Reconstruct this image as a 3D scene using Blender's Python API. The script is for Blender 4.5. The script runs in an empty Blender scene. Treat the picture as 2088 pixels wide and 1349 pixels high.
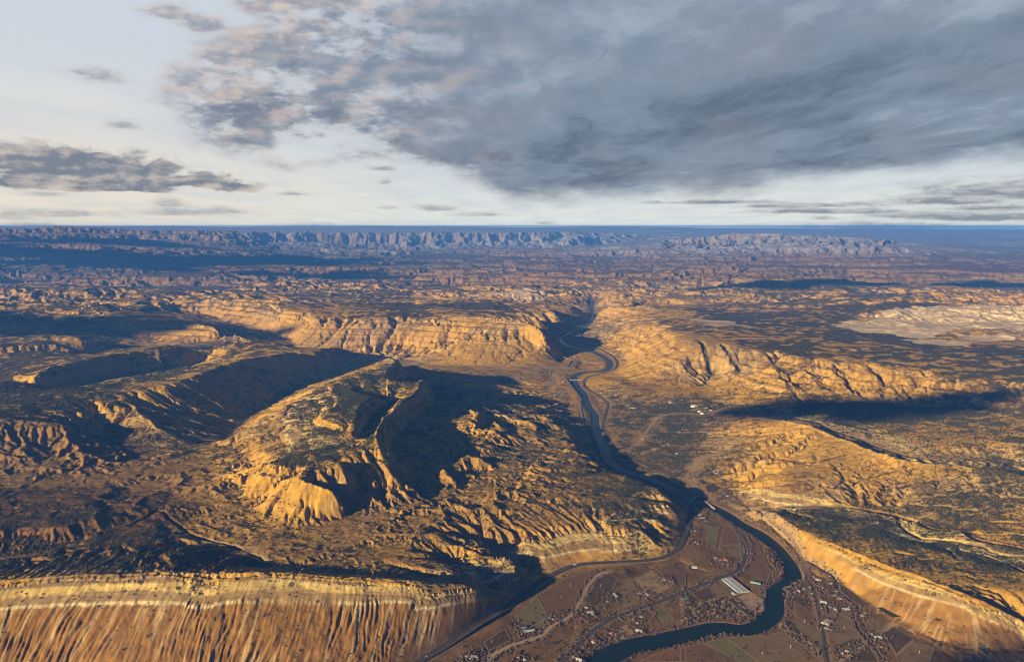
import bpy, math, random
import numpy as np
f32 = np.float32
rng = np.random.default_rng(7)
random.seed(7)
scn = bpy.context.scene
COL = scn.collection
PI = math.pi
R = math.radians

# ------------------------------------------------------------------ camera
FPX, CX, CY, CAMZ, PITCH = 1639.0, 1044.0, 674.5, 1500.0, R(7.46)
cam_d = bpy.data.cameras.new('camera')
cam_d.sensor_width = 36.0
cam_d.lens = 36.0 * FPX / 2088.0
cam_d.clip_start, cam_d.clip_end = 1.0, 400000.0
cam = bpy.data.objects.new('camera', cam_d)
cam.location = (0, 0, CAMZ)
cam.rotation_euler = (PI / 2 - PITCH, 0, 0)
COL.objects.link(cam)
scn.camera = cam

# ------------------------------------------------------------------ light
EXPO = 1.15
SUN_EL, SUN_AZ = R(13.8), R(-131.0)          # azimuth from +Y, clockwise: behind the camera, to the left
scn.view_settings.view_transform = 'Standard'
scn.view_settings.look = 'None'
scn.view_settings.exposure = EXPO
scn.view_settings.gamma = 1.0
scn.cycles.use_denoising = True
scn.cycles.filter_width = 1.05
scn.cycles.volume_bounces = 1
scn.cycles.max_bounces = 6
scn.cycles.diffuse_bounces = 1
sd = bpy.data.lights.new('sun', 'SUN')
sd.energy = 5.0
sd.angle = R(0.5)
sd.color = (1.0, 0.78, 0.42)
sun = bpy.data.objects.new('sun', sd)
tosun = np.array([math.sin(SUN_AZ) * math.cos(SUN_EL), math.cos(SUN_AZ) * math.cos(SUN_EL), math.sin(SUN_EL)])
from mathutils import Vector
sun.rotation_euler = Vector(tosun).to_track_quat('Z', 'Y').to_euler()
sun.location = (0, 0, 5000)
COL.objects.link(sun)


class NB:
    """small helper that writes node trees as expressions"""
    def __init__(s, tree):
        s.t = tree; s.n = tree.nodes; s.l = tree.links

    def node(s, typ, **kw):
        n = s.n.new(typ)
        for k, v in kw.items():
            setattr(n, k, v)
        return n

    def put(s, sock, v):
        if isinstance(v, bpy.types.NodeSocket):
            s.l.new(v, sock)
        elif v is not None:
            if hasattr(sock.default_value, '__len__') and not hasattr(v, '__len__'):
                v = (v,) * len(sock.default_value)
            if hasattr(sock.default_value, '__len__') and len(sock.default_value) == 4 and len(v) == 3:
                v = tuple(v) + (1.0,)
            sock.default_value = v

    def m(s, op, a, b=None, c=None, clamp=False):
        n = s.node('ShaderNodeMath', operation=op, use_clamp=clamp)
        s.put(n.inputs[0], a); s.put(n.inputs[1], b); s.put(n.inputs[2], c)
        return n.outputs[0]

    def sstep(s, x, lo, hi, a=0.0, b=1.0):
        n = s.node('ShaderNodeMapRange', interpolation_type='SMOOTHSTEP')
        s.put(n.inputs['Value'], x); s.put(n.inputs['From Min'], lo); s.put(n.inputs['From Max'], hi)
        s.put(n.inputs['To Min'], a); s.put(n.inputs['To Max'], b)
        return n.outputs[0]

    def mix(s, fac, a, b, blend='MIX'):
        n = s.node('ShaderNodeMix', data_type='RGBA', blend_type=blend)
        s.put(n.inputs[0], fac); s.put(n.inputs[6], a); s.put(n.inputs[7], b)
        return n.outputs[2]

    def noise(s, vec, scale, detail=4.0, rough=0.5, dist=0.0, lac=2.0, dim='3D'):
        n = s.node('ShaderNodeTexNoise', noise_dimensions=dim)
        s.put(n.inputs['Vector'], vec)
        n.inputs['Scale'].default_value = scale
        n.inputs['Detail'].default_value = detail
        n.inputs['Roughness'].default_value = rough
        n.inputs['Lacunarity'].default_value = lac
        n.inputs['Distortion'].default_value = dist
        return n.outputs['Fac']

    def xyz(s, x=None, y=None, z=None):
        n = s.node('ShaderNodeCombineXYZ')
        s.put(n.inputs[0], x); s.put(n.inputs[1], y); s.put(n.inputs[2], z)
        return n.outputs[0]

    def sep(s, v):
        n = s.node('ShaderNodeSeparateXYZ'); s.put(n.inputs[0], v)
        return n.outputs

    def vm(s, op, a, b=None, scale=None):
        n = s.node('ShaderNodeVectorMath', operation=op)
        s.put(n.inputs[0], a)
        if b is not None: s.put(n.inputs[1], b)
        if scale is not None: s.put(n.inputs['Scale'], scale)
        return n.outputs[0]

    def curve(s, x, pts):
        """piecewise curve y(x) through pts as a Float Curve node"""
        xs = [p[0] for p in pts]; ys = [p[1] for p in pts]
        x0, x1, y0, y1 = min(xs), max(xs), min(ys), max(ys)
        if y1 - y0 < 1e-9: y1 = y0 + 1.0
        t = s.node('ShaderNodeMapRange', clamp=True)
        s.put(t.inputs[0], x); t.inputs[1].default_value = x0; t.inputs[2].default_value = x1
        n = s.node('ShaderNodeFloatCurve')
        c = n.mapping.curves[0]
        q = [((a - x0) / (x1 - x0), (b - y0) / (y1 - y0)) for a, b in pts]
        c.points[0].location = q[0]; c.points[1].location = q[-1]
        for a in q[1:-1]: c.points.new(*a)
        for p in c.points: p.handle_type = 'AUTO_CLAMPED'
        n.mapping.update()
        s.put(n.inputs['Value'], t.outputs[0])
        return s.m('MULTIPLY_ADD', n.outputs[0], y1 - y0, y0)


def ray(px, py):
    xc = (px - CX) / FPX; yc = -(py - CY) / FPX
    d = np.array([xc, math.cos(PITCH) + yc * math.sin(PITCH), -math.sin(PITCH) + yc * math.cos(PITCH)])
    return d / np.linalg.norm(d)


def azel(px, py):
    d = ray(px, py)
    return math.degrees(math.atan2(d[0], d[1])), math.degrees(math.asin(d[2]))


# ------------------------------------------------------------------ sky (world)
def build_world():
    w = bpy.data.worlds.new('World'); scn.world = w; w.use_nodes = True
    t = w.node_tree; t.nodes.clear(); b = NB(t)
    out = b.node('ShaderNodeOutputWorld'); bg = b.node('ShaderNodeBackground')
    sky = b.node('ShaderNodeTexSky', sky_type='NISHITA', sun_disc=False)
    sky.sun_elevation = SUN_EL; sky.sun_rotation = SUN_AZ; sky.altitude = 2500.0
    sky.air_density = 1.0; sky.dust_density = 0.6; sky.ozone_density = 2.0
    V = b.node('ShaderNodeTexCoord').outputs['Generated']
    x, y, z = b.sep(V)
    az = b.m('MULTIPLY', b.m('ARCTAN2', x, y), 180 / PI)
    el = b.m('MULTIPLY', b.m('ARCSINE', z), 180 / PI)
    K = 1.0 / 2 ** EXPO

    def c(r, g, bl):
        def l(v):
            v /= 255.0
            return (v / 12.92 if v <= .04045 else ((v + .055) / 1.055) ** 2.4) * K
        return (l(r), l(g), l(bl))
    zc = b.m('ADD', b.m('MAXIMUM', z, 0.0), 0.035)
    P = b.xyz(b.m('DIVIDE', x, zc), b.m('DIVIDE', y, zc), 0.0)
    A = b.xyz(b.m('MULTIPLY', az, 0.1), b.m('MULTIPLY', el, 0.22), 0.0)     # sphere coordinates for the clouds that stand upright
    # clear air with a cirrus veil
    nish = b.mix(0.72, b.vm('SCALE', sky.outputs[0], scale=0.05), c(5, 27, 108))
    veil_l = b.mix(b.sstep(el, 0.0, 13.0), c(237, 228, 211), c(212, 220, 228))
    veil_r = b.mix(b.sstep(el, 0.0, 7.0), c(226, 231, 226), c(196, 211, 224))
    veil = b.mix(b.sstep(az, -30.0, 2.0), veil_l, veil_r)
    ci = b.noise(b.vm('MULTIPLY', P, (1.0, 0.28, 1.0)), 0.9, 5, 0.62, 0.6)
    veil = b.mix(b.sstep(ci, 0.38, 0.72, 0.0, 0.5), veil, c(198, 207, 220))
    veil = b.mix(b.m('MULTIPLY', b.sstep(b.noise(b.vm('MULTIPLY', A, (0.4, 2.6, 1)), 2.2, 5, 0.6, 0.4), 0.5, 0.7), b.sstep(el, 7.0, 1.0, 0.0, 0.55)), veil, c(212, 214, 208))
    front = b.sstep(b.m('ABSOLUTE', az), 100.0, 50.0, 0.15, 1.0)
    base = b.mix(b.m('MULTIPLY', front, b.sstep(el, 14.0, 26.0, 0.97, 0.03)), nish, veil)

    def added_cloud(mask, n, lo, hi):
        return b.sstep(b.m('ADD', mask, n), lo, hi)
    # warps
    w1 = b.m('SUBTRACT', b.noise(A, 2.6, 5, 0.58, 0.2), 0.5)
    w2 = b.m('SUBTRACT', b.noise(A, 0.9, 3, 0.5, 0.2), 0.5)
    w3 = b.m('SUBTRACT', b.noise(b.vm('ADD', A, (5.3, 1.7, 0)), 7.5, 4, 0.64, 0.2), 0.5)
    # --- the big grey deck
    low = [(-31, 240), (-24, 246), (-21, 285), (-17, 322), (-12, 334), (-5, 350), (-1.5, 385), (1.5, 412), (8, 406), (15, 390), (20, 372), (26, 350), (32, 332)]
    lowp = []
    for a, py in low:
        px = CX + FPX * math.tan(R(a)); lowp.append((a, azel(px, py)[1]))
    e_low = b.curve(az, lowp)
    left = [(0.0, -17.0), (4.0, -21.5), (6.0, -23.0), (8.5, -22.5), (11.0, -21.0), (15.0, -18.0), (30.0, -22.0)]
    a_left = b.curve(el, left)
    dz_ = b.m('SUBTRACT', el, e_low)
    da = b.m('MULTIPLY', b.m('SUBTRACT', az, a_left), 0.42)
    inside = b.m('SMOOTH_MIN', dz_, da, 1.2)
    lefty = b.sstep(az, 0.0, -13.0)                        # the left part is broken into puffs
    w2s = b.m('SUBTRACT', b.noise(b.vm('MULTIPLY', b.vm('ADD', A, (2.2, 7.7, 0)), (0.8, 1.3, 1)), 1.5, 5, 0.52, 0.15), 0.5)
    dn = b.m('ADD', b.m('MULTIPLY', w1, 3.2), b.m('ADD', b.m('MULTIPLY', w2s, 6.0), b.m('MULTIPLY', w3, 1.3)))
    dn = b.m('MULTIPLY', dn, b.m('MULTIPLY_ADD', lefty, 0.85, 0.45))
    deck = b.sstep(b.m('ADD', inside, dn), -0.7, b.m('MULTIPLY_ADD', lefty, 0.9, 1.3))
    hn = b.m('ADD', b.m('MULTIPLY', w2s, 1.5), b.m('ADD', b.m('MULTIPLY', w1, 0.9), b.m('MULTIPLY', w3, 0.7)))
    holes = b.m('MULTIPLY', b.sstep(az, 2.0, -15.0), b.sstep(hn, 0.08, -0.32))
    deck = b.m('MULTIPLY', deck, b.m('SUBTRACT', 1.0, b.m('MULTIPLY', holes, 0.85)))
    # shade of the deck: streaks running to the vanishing point, lumps
    Pw = b.vm('ADD', P, b.xyz(b.m('MULTIPLY', w1, 0.45), b.m('MULTIPLY', w2, 0.8), 0.0))
    st = b.noise(b.vm('MULTIPLY', Pw, (0.85, 0.36, 1.0)), 0.75, 6, 0.54, 0.3)
    st2 = b.noise(b.vm('MULTIPLY', Pw, (1.6, 0.5, 1.0)), 1.9, 5, 0.62, 0.5)
    lump = b.noise(A, 1.9, 5, 0.50, 0.2)
    lump2 = b.noise(b.vm('ADD', A, (-0.10, 0.10, 0)), 1.9, 5, 0.50, 0.2)   # the same lumps a step towards the sun
    sh = b.m('ADD', b.m('MULTIPLY', b.m('SUBTRACT', st, 0.5), 1.9), b.m('MULTIPLY', b.m('SUBTRACT', st2, 0.5), 0.9))
    sh = b.m('ADD', sh, b.m('MULTIPLY', b.m('SUBTRACT', lump, 0.5), b.m('MULTIPLY_ADD', lefty, 0.9, 0.5)))
    sh = b.m('ADD', sh, b.sstep(el, 3.0, 14.0, -0.16, 0.14))
    grey = b.mix(b.sstep(sh, -0.5, 0.05), c(92, 109, 130), c(128, 144, 163))
    grey = b.mix(b.sstep(sh, 0.0, 0.36), grey, c(156, 171, 188))
    grey = b.mix(b.sstep(sh, 0.32, 0.66), grey, c(206, 213, 220))
    mauve = b.noise(b.vm('ADD', A, (9.1, 3.3, 0)), 1.1, 3, 0.5, 0.2)
    grey = b.mix(b.sstep(mauve, 0.45, 0.7, 0.0, 0.42), grey, c(136, 143, 156))
    grey = b.mix(b.sstep(az, 2.0, -16.0, 0.0, 0.30), grey, c(158, 166, 180))
    rl = b.m('SUBTRACT', lump, lump2)
    rimlit = b.m('MULTIPLY', b.sstep(rl, -0.05, 0.20), b.sstep(az, 4.0, -13.0))
    grey = b.mix(b.m('MULTIPLY', rimlit, 0.8), grey, c(210, 190, 182))
    shad = b.m('MULTIPLY', b.sstep(rl, 0.03, -0.18), b.sstep(az, 6.0, -12.0))
    grey = b.mix(b.m('MULTIPLY', shad, 0.7), grey, c(116, 128, 150))
    over = b.m('MAXIMUM', b.sstep(el, 15.5, 27.0), b.sstep(b.m('ABSOLUTE', az), 45.0, 90.0))
    grey = b.mix(over, grey, c(5, 25, 96))
    edge = b.m('MULTIPLY', b.sstep(deck, 0.95, 0.25), b.sstep(az, 10.0, -10.0))
    grey = b.mix(b.m('MULTIPLY', edge, 0.55), grey, c(204, 197, 196))
    colr = b.mix(b.m('MULTIPLY', deck, 0.97), base, grey)

    # --- single clouds: (px, py, half width, half height px)
    def puffs(colr, lst, dark, lite, thick, noise_amp, wy=1.0, dens=0.93):
        tot = None
        for (px, py, hw, hh) in lst:
            a0, e0 = azel(px, py)
            k = math.degrees(1 / FPX)
            dx = b.m('DIVIDE', b.m('SUBTRACT', az, a0), hw * k)
            dy = b.m('DIVIDE', b.m('SUBTRACT', el, e0), hh * k)
            dy = b.m('MULTIPLY', dy, b.m('MULTIPLY_ADD', b.m('LESS_THAN', dy, 0.0), 0.9, 1.0))  # flat bases
            q = b.m('SUBTRACT', 1.0, b.m('SQRT', b.m('ADD', b.m('MULTIPLY', dx, dx), b.m('MULTIPLY', dy, dy))))
            tot = q if tot is None else b.m('SMOOTH_MAX', tot, q, 0.25)
        A2 = b.vm('MULTIPLY', A, (1, wy, 1))
        lm = b.noise(A2, 3.6, 5, 0.55, 0.2)
        wa = b.m('SUBTRACT', lm, 0.5)
        n = b.m('ADD', b.m('MULTIPLY', wa, 2.0), b.m('MULTIPLY', w3, 1.2))
        d = b.sstep(b.m('ADD', tot, b.m('MULTIPLY', n, noise_amp)), -0.05, thick)
        lm2 = b.noise(b.vm('ADD', A2, (-0.05, 0.06 * wy, 0)), 3.6, 5, 0.55, 0.2)
        s_ = b.sstep(b.m('SUBTRACT', lm, lm2), -0.09, 0.20)
        cc = b.mix(s_, dark, lite)
        cc = b.mix(b.sstep(d, 1.0, 0.3, 0.0, 0.75), cc, lite)
        return b.mix(b.m('MULTIPLY', d, dens), colr, cc)
    colr = puffs(colr, [(10, 330, 85, 50), (60, 350, 90, 42), (125, 350, 100, 46), (175, 345, 85, 44), (250, 338, 66, 34), (215, 368, 90, 34), (320, 350, 66, 32), (395, 372, 105, 24), (40, 372, 100, 26), (300, 372, 90, 24), (480, 382, 60, 20), (250, 385, 120, 14)],
                 c(112, 124, 142), c(198, 188, 180), 0.5, 0.9)
    colr = puffs(colr, [(390, 434, 165, 17), (350, 416, 46, 16), (120, 437, 140, 15), (20, 440, 70, 24), (900, 426, 76, 13), (985, 438, 85, 10), (620, 461, 140, 8), (1680, 445, 40, 8), (200, 160, 66, 24), (165, 150, 30, 12), (250, 258, 42, 17), (600, 396, 46, 11), (785, 372, 20, 12), (780, 345, 46, 11), (90, 396, 70, 12), (60, 460, 100, 12), (1110, 455, 40, 7), (790, 424, 30, 6)],
                 c(146, 154, 164), c(202, 198, 190), 0.9, 0.85, 1.5, 0.72)
    colr = puffs(colr, [(385, 170, 62, 50), (465, 195, 76, 36), (450, 120, 84, 50), (560, 100, 100, 56), (545, 8, 80, 44), (420, 55, 66, 36), (700, 10, 80, 36), (345, 30, 56, 28), (640, 60, 70, 40)],
                 c(146, 154, 170), c(212, 196, 188), 0.85, 0.9, 1.0, 0.85)
    colr = puffs(colr, [(2060, 392, 220, 32), (1930, 412, 140, 18), (2010, 445, 210, 16), (1830, 466, 280, 18), (2040, 425, 140, 14), (1480, 413, 200, 8), (1640, 420, 190, 9), (1700, 432, 220, 10), (1900, 440, 140, 12)],
                 c(130, 140, 152), c(184, 188, 190), 0.75, 0.7, 2.6, 0.9)
    b.put(bg.inputs['Color'], colr)
    bg.inputs['Strength'].default_value = 1.0
    w.cycles.sampling_method = 'MANUAL'; w.cycles.sample_map_resolution = 512
    t.links.new(bg.outputs[0], out.inputs[0])


build_world()

# ------------------------------------------------------------------ terrain data
# every line is a crest, rim, toe, bank or valley bottom: points are (px, py, z) sight lines cut at height z
def at(px, py, z):
    d = ray(px, py)
    t = (z - CAMZ) / d[2]
    return (d[0] * t, d[1] * t, z)


RIVER = [(1203, 600, 205), (1206, 620, 160), (1209, 641, 112), (1199, 660, 95), (1176, 671, 80), (1159, 680, 70), (1141, 688, 60), (1146, 696, 52), (1159, 705, 46), (1186, 710, 42), (1213, 718, 36),
         (1236, 730, 30), (1245, 740, 27), (1240, 752, 24), (1223, 757, 22), (1193, 759, 20), (1174, 766, 18), (1172, 776, 15), (1179, 789, 12), (1193, 805, 10), (1194.5, 815, 9), (1203, 832, 7),
         (1214, 847, 5), (1214, 861, 4), (1218, 883, 3), (1229, 906, 2), (1240, 935, 1), (1262, 954, 0), (1292, 965, 0), (1329, 976, 0), (1362, 992, 0), (1388, 1010, 0), (1416, 1022, 0), (1447, 1031, 0), (1484, 1050, 0), (1510, 1068, 0),
         (1547, 1087, 0), (1580, 1113, 0), (1604, 1142, 0), (1618, 1168, 0), (1613, 1184, 0), (1590, 1199, 0), (1581, 1222, 0), (1578, 1250, 0), (1554, 1272, 0), (1517, 1283, 0), (1462, 1279, 0), (1400, 1293, 0),
         (1345, 1306, 0), (1292, 1316, 0), (1247, 1334, 0), (1222, 1356, 0), (1205, 1400, 0)]
RIVW = [(600, 20), (760, 22), (860, 25), (960, 28), (1010, 27), (1100, 28), (1160, 30), (1230, 32), (1262, 38), (1290, 46), (1400, 48)]   # half width by row
HIGHWAY = [(830, 1366, 8), (859, 1349, 8), (922, 1312, 8), (974, 1279, 8), (1022, 1249.5, 8), (1055, 1220, 8), (1088.5, 1194, 8), (1125, 1172, 8), (1173.5, 1153, 8), (1236, 1147, 8), (1310, 1143, 8), (1355, 1135, 8), (1381, 1119, 8),
           (1395, 1094, 8), (1402, 1072, 8), (1409, 1053, 7), (1407, 1035, 6), (1393, 1019, 5), (1368, 1002, 5), (1335, 986, 5), (1292, 974, 5), (1255, 964, 5)]
UPROAD = [(1245, 905, 8), (1232, 880, 9), (1230, 862, 10), (1240, 829, 13), (1236, 819, 14), (1216, 805, 16), (1197, 792, 18), (1191, 779, 20), (1199, 769, 22), (1223, 762, 26), (1250, 755, 30), (1259, 742, 34), (1251, 728, 40), (1224, 712, 48), (1196, 699, 60), (1187, 685, 76), (1194, 670, 92), (1210, 650, 114)]
LOWROAD = [(1130, 1360, 6), (1144, 1349, 6), (1173.5, 1320, 6), (1203, 1290, 6), (1247.5, 1260.6, 6), (1307, 1238.5, 6), (1351, 1224, 6), (1400, 1203, 6), (1436, 1190, 6), (1488, 1170, 6), (1510, 1157, 6), (1522, 1135, 6), (1521, 1109, 6), (1510, 1087, 6), (1495, 1068, 6), (1473, 1053, 6), (1443, 1037, 7), (1418, 1027, 7)]
DIRT = [(985, 1353, 6), (1014.5, 1329, 6), (1051.5, 1312.5, 6), (1099.6, 1297.7, 6), (1125.5, 1275.5, 6), (1170, 1249.6, 6), (1192, 1205, 6), (1214, 1175.6, 6), (1240, 1164.5, 7)]
STRAIGHT = [(1643, 1172, 6), (1658, 1205, 6), (1673, 1268, 6), (1688, 1352, 6)]
CANAL = [(1647, 1146, 7), (1676.6, 1164.5, 7), (1702.5, 1183, 8), (1713.6, 1209, 7), (1747, 1236, 7), (1740, 1253, 7), (1750.6, 1283, 7), (1773, 1309, 7), (1808, 1352, 7)]
CROSS = [(1710, 1352, 6), (1743, 1327, 6), (1773, 1307, 6), (1821, 1275.5, 7)]
RAIL = [(1440, 1000, 6), (1473, 1009, 6), (1510, 1029, 6), (1547, 1052, 6), (1583, 1082, 6), (1614, 1111, 6), (1634, 1137, 6), (1643, 1172, 6)]
WESTRD = [(1111, 794, 30), (1129, 778.6, 30), (1121, 763.5, 32), (1129, 752, 36), (1156, 745, 40), (1164, 734, 44)]
MIDRD = [(1189, 859, 12), (1183, 832, 16), (1183, 809, 20), (1169, 792, 22), (1154, 772, 26), (1152, 764, 28), (1169, 742, 32), (1178, 730, 36)]
VILLRD = [(1300, 905, 20), (1318, 880, 24), (1345, 853, 30), (1390, 846, 36), (1440, 850, 40), (1500, 832, 55)]
ORCHRD = [(1425, 1003, 8), (1413, 962, 18), (1430, 940, 24), (1470, 928, 34)]
ROADS = [  # name, pts, half width, kind
    ('highway', HIGHWAY, 14, 'asphalt'), ('highway', UPROAD, 13, 'asphalt'), ('highway', LOWROAD, 10, 'asphalt'), ('dirt_road', DIRT, 9, 'dirt'), ('road', STRAIGHT, 6, 'asphalt'),
    ('dirt_road', CROSS, 5, 'dirt'), ('railway_bed', RAIL, 6, 'gravel'), ('road', WESTRD, 8, 'dirt'), ('road', MIDRD, 8, 'dirt'), ('dirt_road', VILLRD, 6, 'dirt'), ('dirt_road', ORCHRD, 5, 'dirt')]

L = []          # constraint lines
RIMS = []       # the rims among them that carry a cap of hard rock: (points, cap height); the low side lies to the right of travel


def ln(*pts, z=None, cap=0, rev=False):
    q = [p if len(p) == 3 else (p[0], p[1], z) for p in pts]
    L.append(q)
    if cap: RIMS.append((q[::-1] if rev else q, cap))


# valley floor
for pts in (HIGHWAY, LOWROAD, DIRT, STRAIGHT, CANAL, CROSS, RAIL, UPROAD, WESTRD, MIDRD):
    L.append(pts)
ln((900, 1420), (1300, 1420), (1700, 1430), (1900, 1400), z=6)
ln((1380, 1240), (1480, 1230), (1540, 1190), z=6)
ln((1430, 1110), (1470, 1095), z=6)
ln((1150, 1260), (1280, 1190), (1380, 1160), z=7)
# foreground bluff
ln((-260, 1200, 270), (-150, 1195, 268), (0, 1185, 262), (60, 1180, 262), (130, 1172, 260), (230, 1170, 258), (330, 1165, 255), (395, 1171, 248), (425, 1178, 232), (455, 1172, 243), (520, 1162, 243), (600, 1165, 235), (700, 1174, 220), (800, 1178, 205), (848, 1182, 188), (878, 1195, 168), (910, 1191, 160), (959, 1186, 145), (984, 1190, 122), cap=13)
ln((1026, 1243, 12), (1010, 1256, 12), (974, 1283, 12), (922, 1316, 12), (859, 1353, 12), (780, 1395, 12), (700, 1418, 12), (500, 1440, 12), (300, 1450, 12), (0, 1450, 12), (-250, 1455, 12))
# behind its rim: hollows and the creek
ln((1022, 1238, 14), (1012, 1215, 40), (990, 1187, 80), (960, 1168, 105), (915, 1160, 125), (850, 1152, 138), (780, 1150, 146), (700, 1150, 150), (620, 1152, 156), (545, 1146, 160), (520, 1125, 160), (470, 1112, 158), (420, 1098, 164), (392, 1088, 172), (360, 1065, 182), (330, 1038, 190))
ln((330, 1038, 190), (240, 1075, 178), (150, 1105, 170), (60, 1130, 168), (-100, 1150, 170), (-260, 1160, 175))
ln((290, 1120, 208), (250, 1140, 218), (215, 1158, 240))
ln((380, 1112, 205), (345, 1150, 236))
ln((480, 1125, 172), (470, 1160, 235))
ln((-200, 1080, 225), (0, 1082, 222), (100, 1078, 222), (200, 1062, 218), (262, 1046, 212))
ln((-200, 1098, 206), (0, 1100, 204), (110, 1095, 203), (210, 1078, 200))
# small bluff and notch
ln((933, 1139, 118), (960, 1135, 118), (1000, 1130, 112), (1029, 1124, 106), (1046, 1140, 92), cap=12)
ln((1081, 1190, 12), (1062, 1205, 12), (1040, 1228, 12))
ln((935, 1152, 95), (975, 1152, 88), (1015, 1150, 78), (1040, 1158, 66))
ln((1083, 1180, 12), (1075, 1150, 35), (1060, 1120, 62), (1040, 1104, 85), (1010, 1098, 105))
# middle bluff
ln((1062, 1094, 108), (1070, 1090, 106), (1103, 1094, 92), (1130, 1086, 92), (1162, 1079, 92), (1218, 1074, 88), (1255, 1081, 80), (1285, 1080, 80), (1307, 1076, 80), (1328, 1092, 62), (1345, 1108, 40), cap=11)
ln((1083, 1176, 12), (1107, 1165, 11), (1173.5, 1147, 11), (1236, 1141, 11), (1292, 1137, 11), (1344, 1130, 11), (1376, 1113, 11), (1391, 1094, 11), (1397, 1072, 10), (1402, 1052, 9))
ln((1244, 1045, 112), (1270, 1036, 112), (1310, 1028, 112), (1358, 1024, 108), (1378, 1032, 80), (1392, 1040, 40), cap=9)
ln((1240, 1056, 96), (1262, 1058, 88), (1300, 1062, 84), (1335, 1058, 78), (1360, 1050, 62))
# plateau edge above the river
ln((1120, 850, 105), (1150, 862, 112), (1167, 890, 116), (1185, 912, 116), (1214, 931, 114), (1233, 951, 112), (1262, 964, 110), (1300, 975, 108), (1330, 985, 106), (1348, 996, 106), (1362, 1012, 104))
ln((1200, 868, 8), (1206, 892, 7), (1216, 915, 6), (1228, 944, 6), (1254, 966, 6), (1290, 977, 6), (1330, 989, 6), (1366, 1006, 6), (1392, 1023, 7))
ln((1085, 905, 128), (1140, 960, 124), (1200, 1010, 118), (1250, 1030, 108))
ln((1000, 1060, 128), (1080, 1040, 122), (1180, 1050, 106))
ln((840, 1100, 150), (940, 1090, 135))
ln((760, 1060, 150), (870, 1020, 150), (960, 985, 150), (1040, 930, 145))
# central mountain
ln((781, 724, 400), (800, 722, 408), (815, 726, 406), (803, 747, 400), (788, 768, 390), (789, 788, 378), cap=20)
ln((842, 740, 260), (836, 765, 280), (822, 790, 300))
ln((806, 800, 330), (778, 838, 318), (756, 872, 308), (738, 896, 304))
ln((770, 800, 392), (745, 830, 382), (728, 862, 368), (716, 880, 352))
ln((781, 724, 400), (745, 753, 396), (697, 772, 395), (666, 789, 375), (618, 808, 345), (580, 826, 310), (548, 841, 285), (512, 856, 262), (469, 889, 225), (434, 922, 195), (400, 955, 182))
ln((877, 764, 376), (864, 793, 380), (838, 810, 380), (820, 822, 378), (799, 836, 374), (785, 858, 364), (783, 889, 346), (786, 912, 322), (800, 928, 296), cap=62, rev=True)
ln((893, 780, 300), (880, 806, 290), (856, 830, 286), (828, 850, 284), (806, 875, 278), (800, 905, 266))
ln((960, 800, 250), (945, 840, 235), (920, 880, 215), (893, 920, 205), (868, 948, 200), (846, 960, 205))
ln((1020, 812, 205), (1000, 850, 196), (985, 880, 190), (950, 915, 188), (905, 948, 190))
ln((962, 812, 300), (985, 842, 282), (1004, 862, 246), (1022, 880, 205))
ln((902, 922, 262), (925, 944, 240), (945, 960, 212))
ln((955, 905, 250), (985, 915, 232), (1005, 925, 205))
ln((735, 800, 385), (715, 835, 375), (700, 865, 362), (668, 840, 378), (690, 806, 388))
ln((668, 795, 372), (662, 822, 362), (640, 850, 352), (646, 868, 345), (690, 885, 345), cap=12)
ln((540, 946, 300), (590, 930, 316), (638, 917, 328), (690, 905, 330), (720, 900, 326), (750, 912, 318))
ln((540, 950, 292), (575, 972, 288), (630, 984, 288), (680, 990, 282), (697, 1004, 262))
ln((470, 1000, 190), (520, 1050, 172), (570, 1080, 162), (640, 1075, 155), (700, 1055, 152), (735, 1010, 160))
ln((430, 965, 190), (500, 950, 215), (545, 938, 262))
ln((700, 938, 322), (716, 962, 290), (736, 988, 246), (770, 1008, 188))
ln((330, 1020, 200), (400, 985, 188), (440, 960, 178))
ln((440, 905, 138), (480, 870, 112), (530, 835, 94), (600, 790, 80), (660, 768, 70), (730, 742, 60), (790, 717, 58))
ln((1120, 850, 105), (1085, 800, 60), (1050, 778, 60))
ln((1040, 750, 62), (1100, 752, 52), (1111, 794, 36), (1000, 765, 85), (930, 752, 90), (870, 741, 80))
ln((1095, 770, 40), (1150, 800, 24), (1170, 840, 22))
# left ridges
ln((120, 850, 292), (175, 838, 296), (230, 827, 300), (287, 805, 315), (321, 796, 322), (395, 770, 332), (455, 743, 338), (500, 729, 342), (530, 725, 338), (563, 722, 325), (600, 718, 290), (640, 716, 262), (692, 706, 215), (720, 715, 150))
ln((230, 827, 300), (262, 822, 296), (285, 840, 272), (310, 862, 242), (340, 880, 205), (385, 905, 172), (420, 915, 160))
ln((200, 840, 270), (225, 870, 205), (250, 900, 180), (320, 925, 170))
ln((-200, 860, 345), (0, 855, 340), (60, 858, 330), (120, 862, 315), (140, 880, 280))
ln((-200, 985, 200), (0, 985, 190), (120, 990, 184), (220, 1000, 182), (300, 1010, 182))
ln((0, 870, 325), (30, 905, 262), (60, 950, 208)); ln((120, 868, 300), (150, 910, 240), (175, 955, 200)); ln((85, 870, 310), (100, 915, 222), (110, 960, 192))
ln((-200, 850, 345), (0, 839, 340), (50, 826, 335), (96, 813, 335), (163, 798, 335), (230, 782, 330), (290, 772, 320), (340, 770, 290))
ln((-200, 800, 190), (0, 812, 180), (80, 806, 178), (165, 785, 172), (240, 770, 165), (330, 763, 158), (430, 737, 150), (500, 724, 190))
ln((-200, 780, 340), (0, 777, 345), (60, 765, 342), (115, 750, 340), (160, 741, 342), (210, 728, 350), (263, 717, 355), (310, 708, 362), (354, 704, 362), (400, 700, 358), (460, 696, 352), (500, 693, 348), (545, 692, 340), (575, 698, 325), (590, 708, 250), (602, 716, 160))
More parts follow.
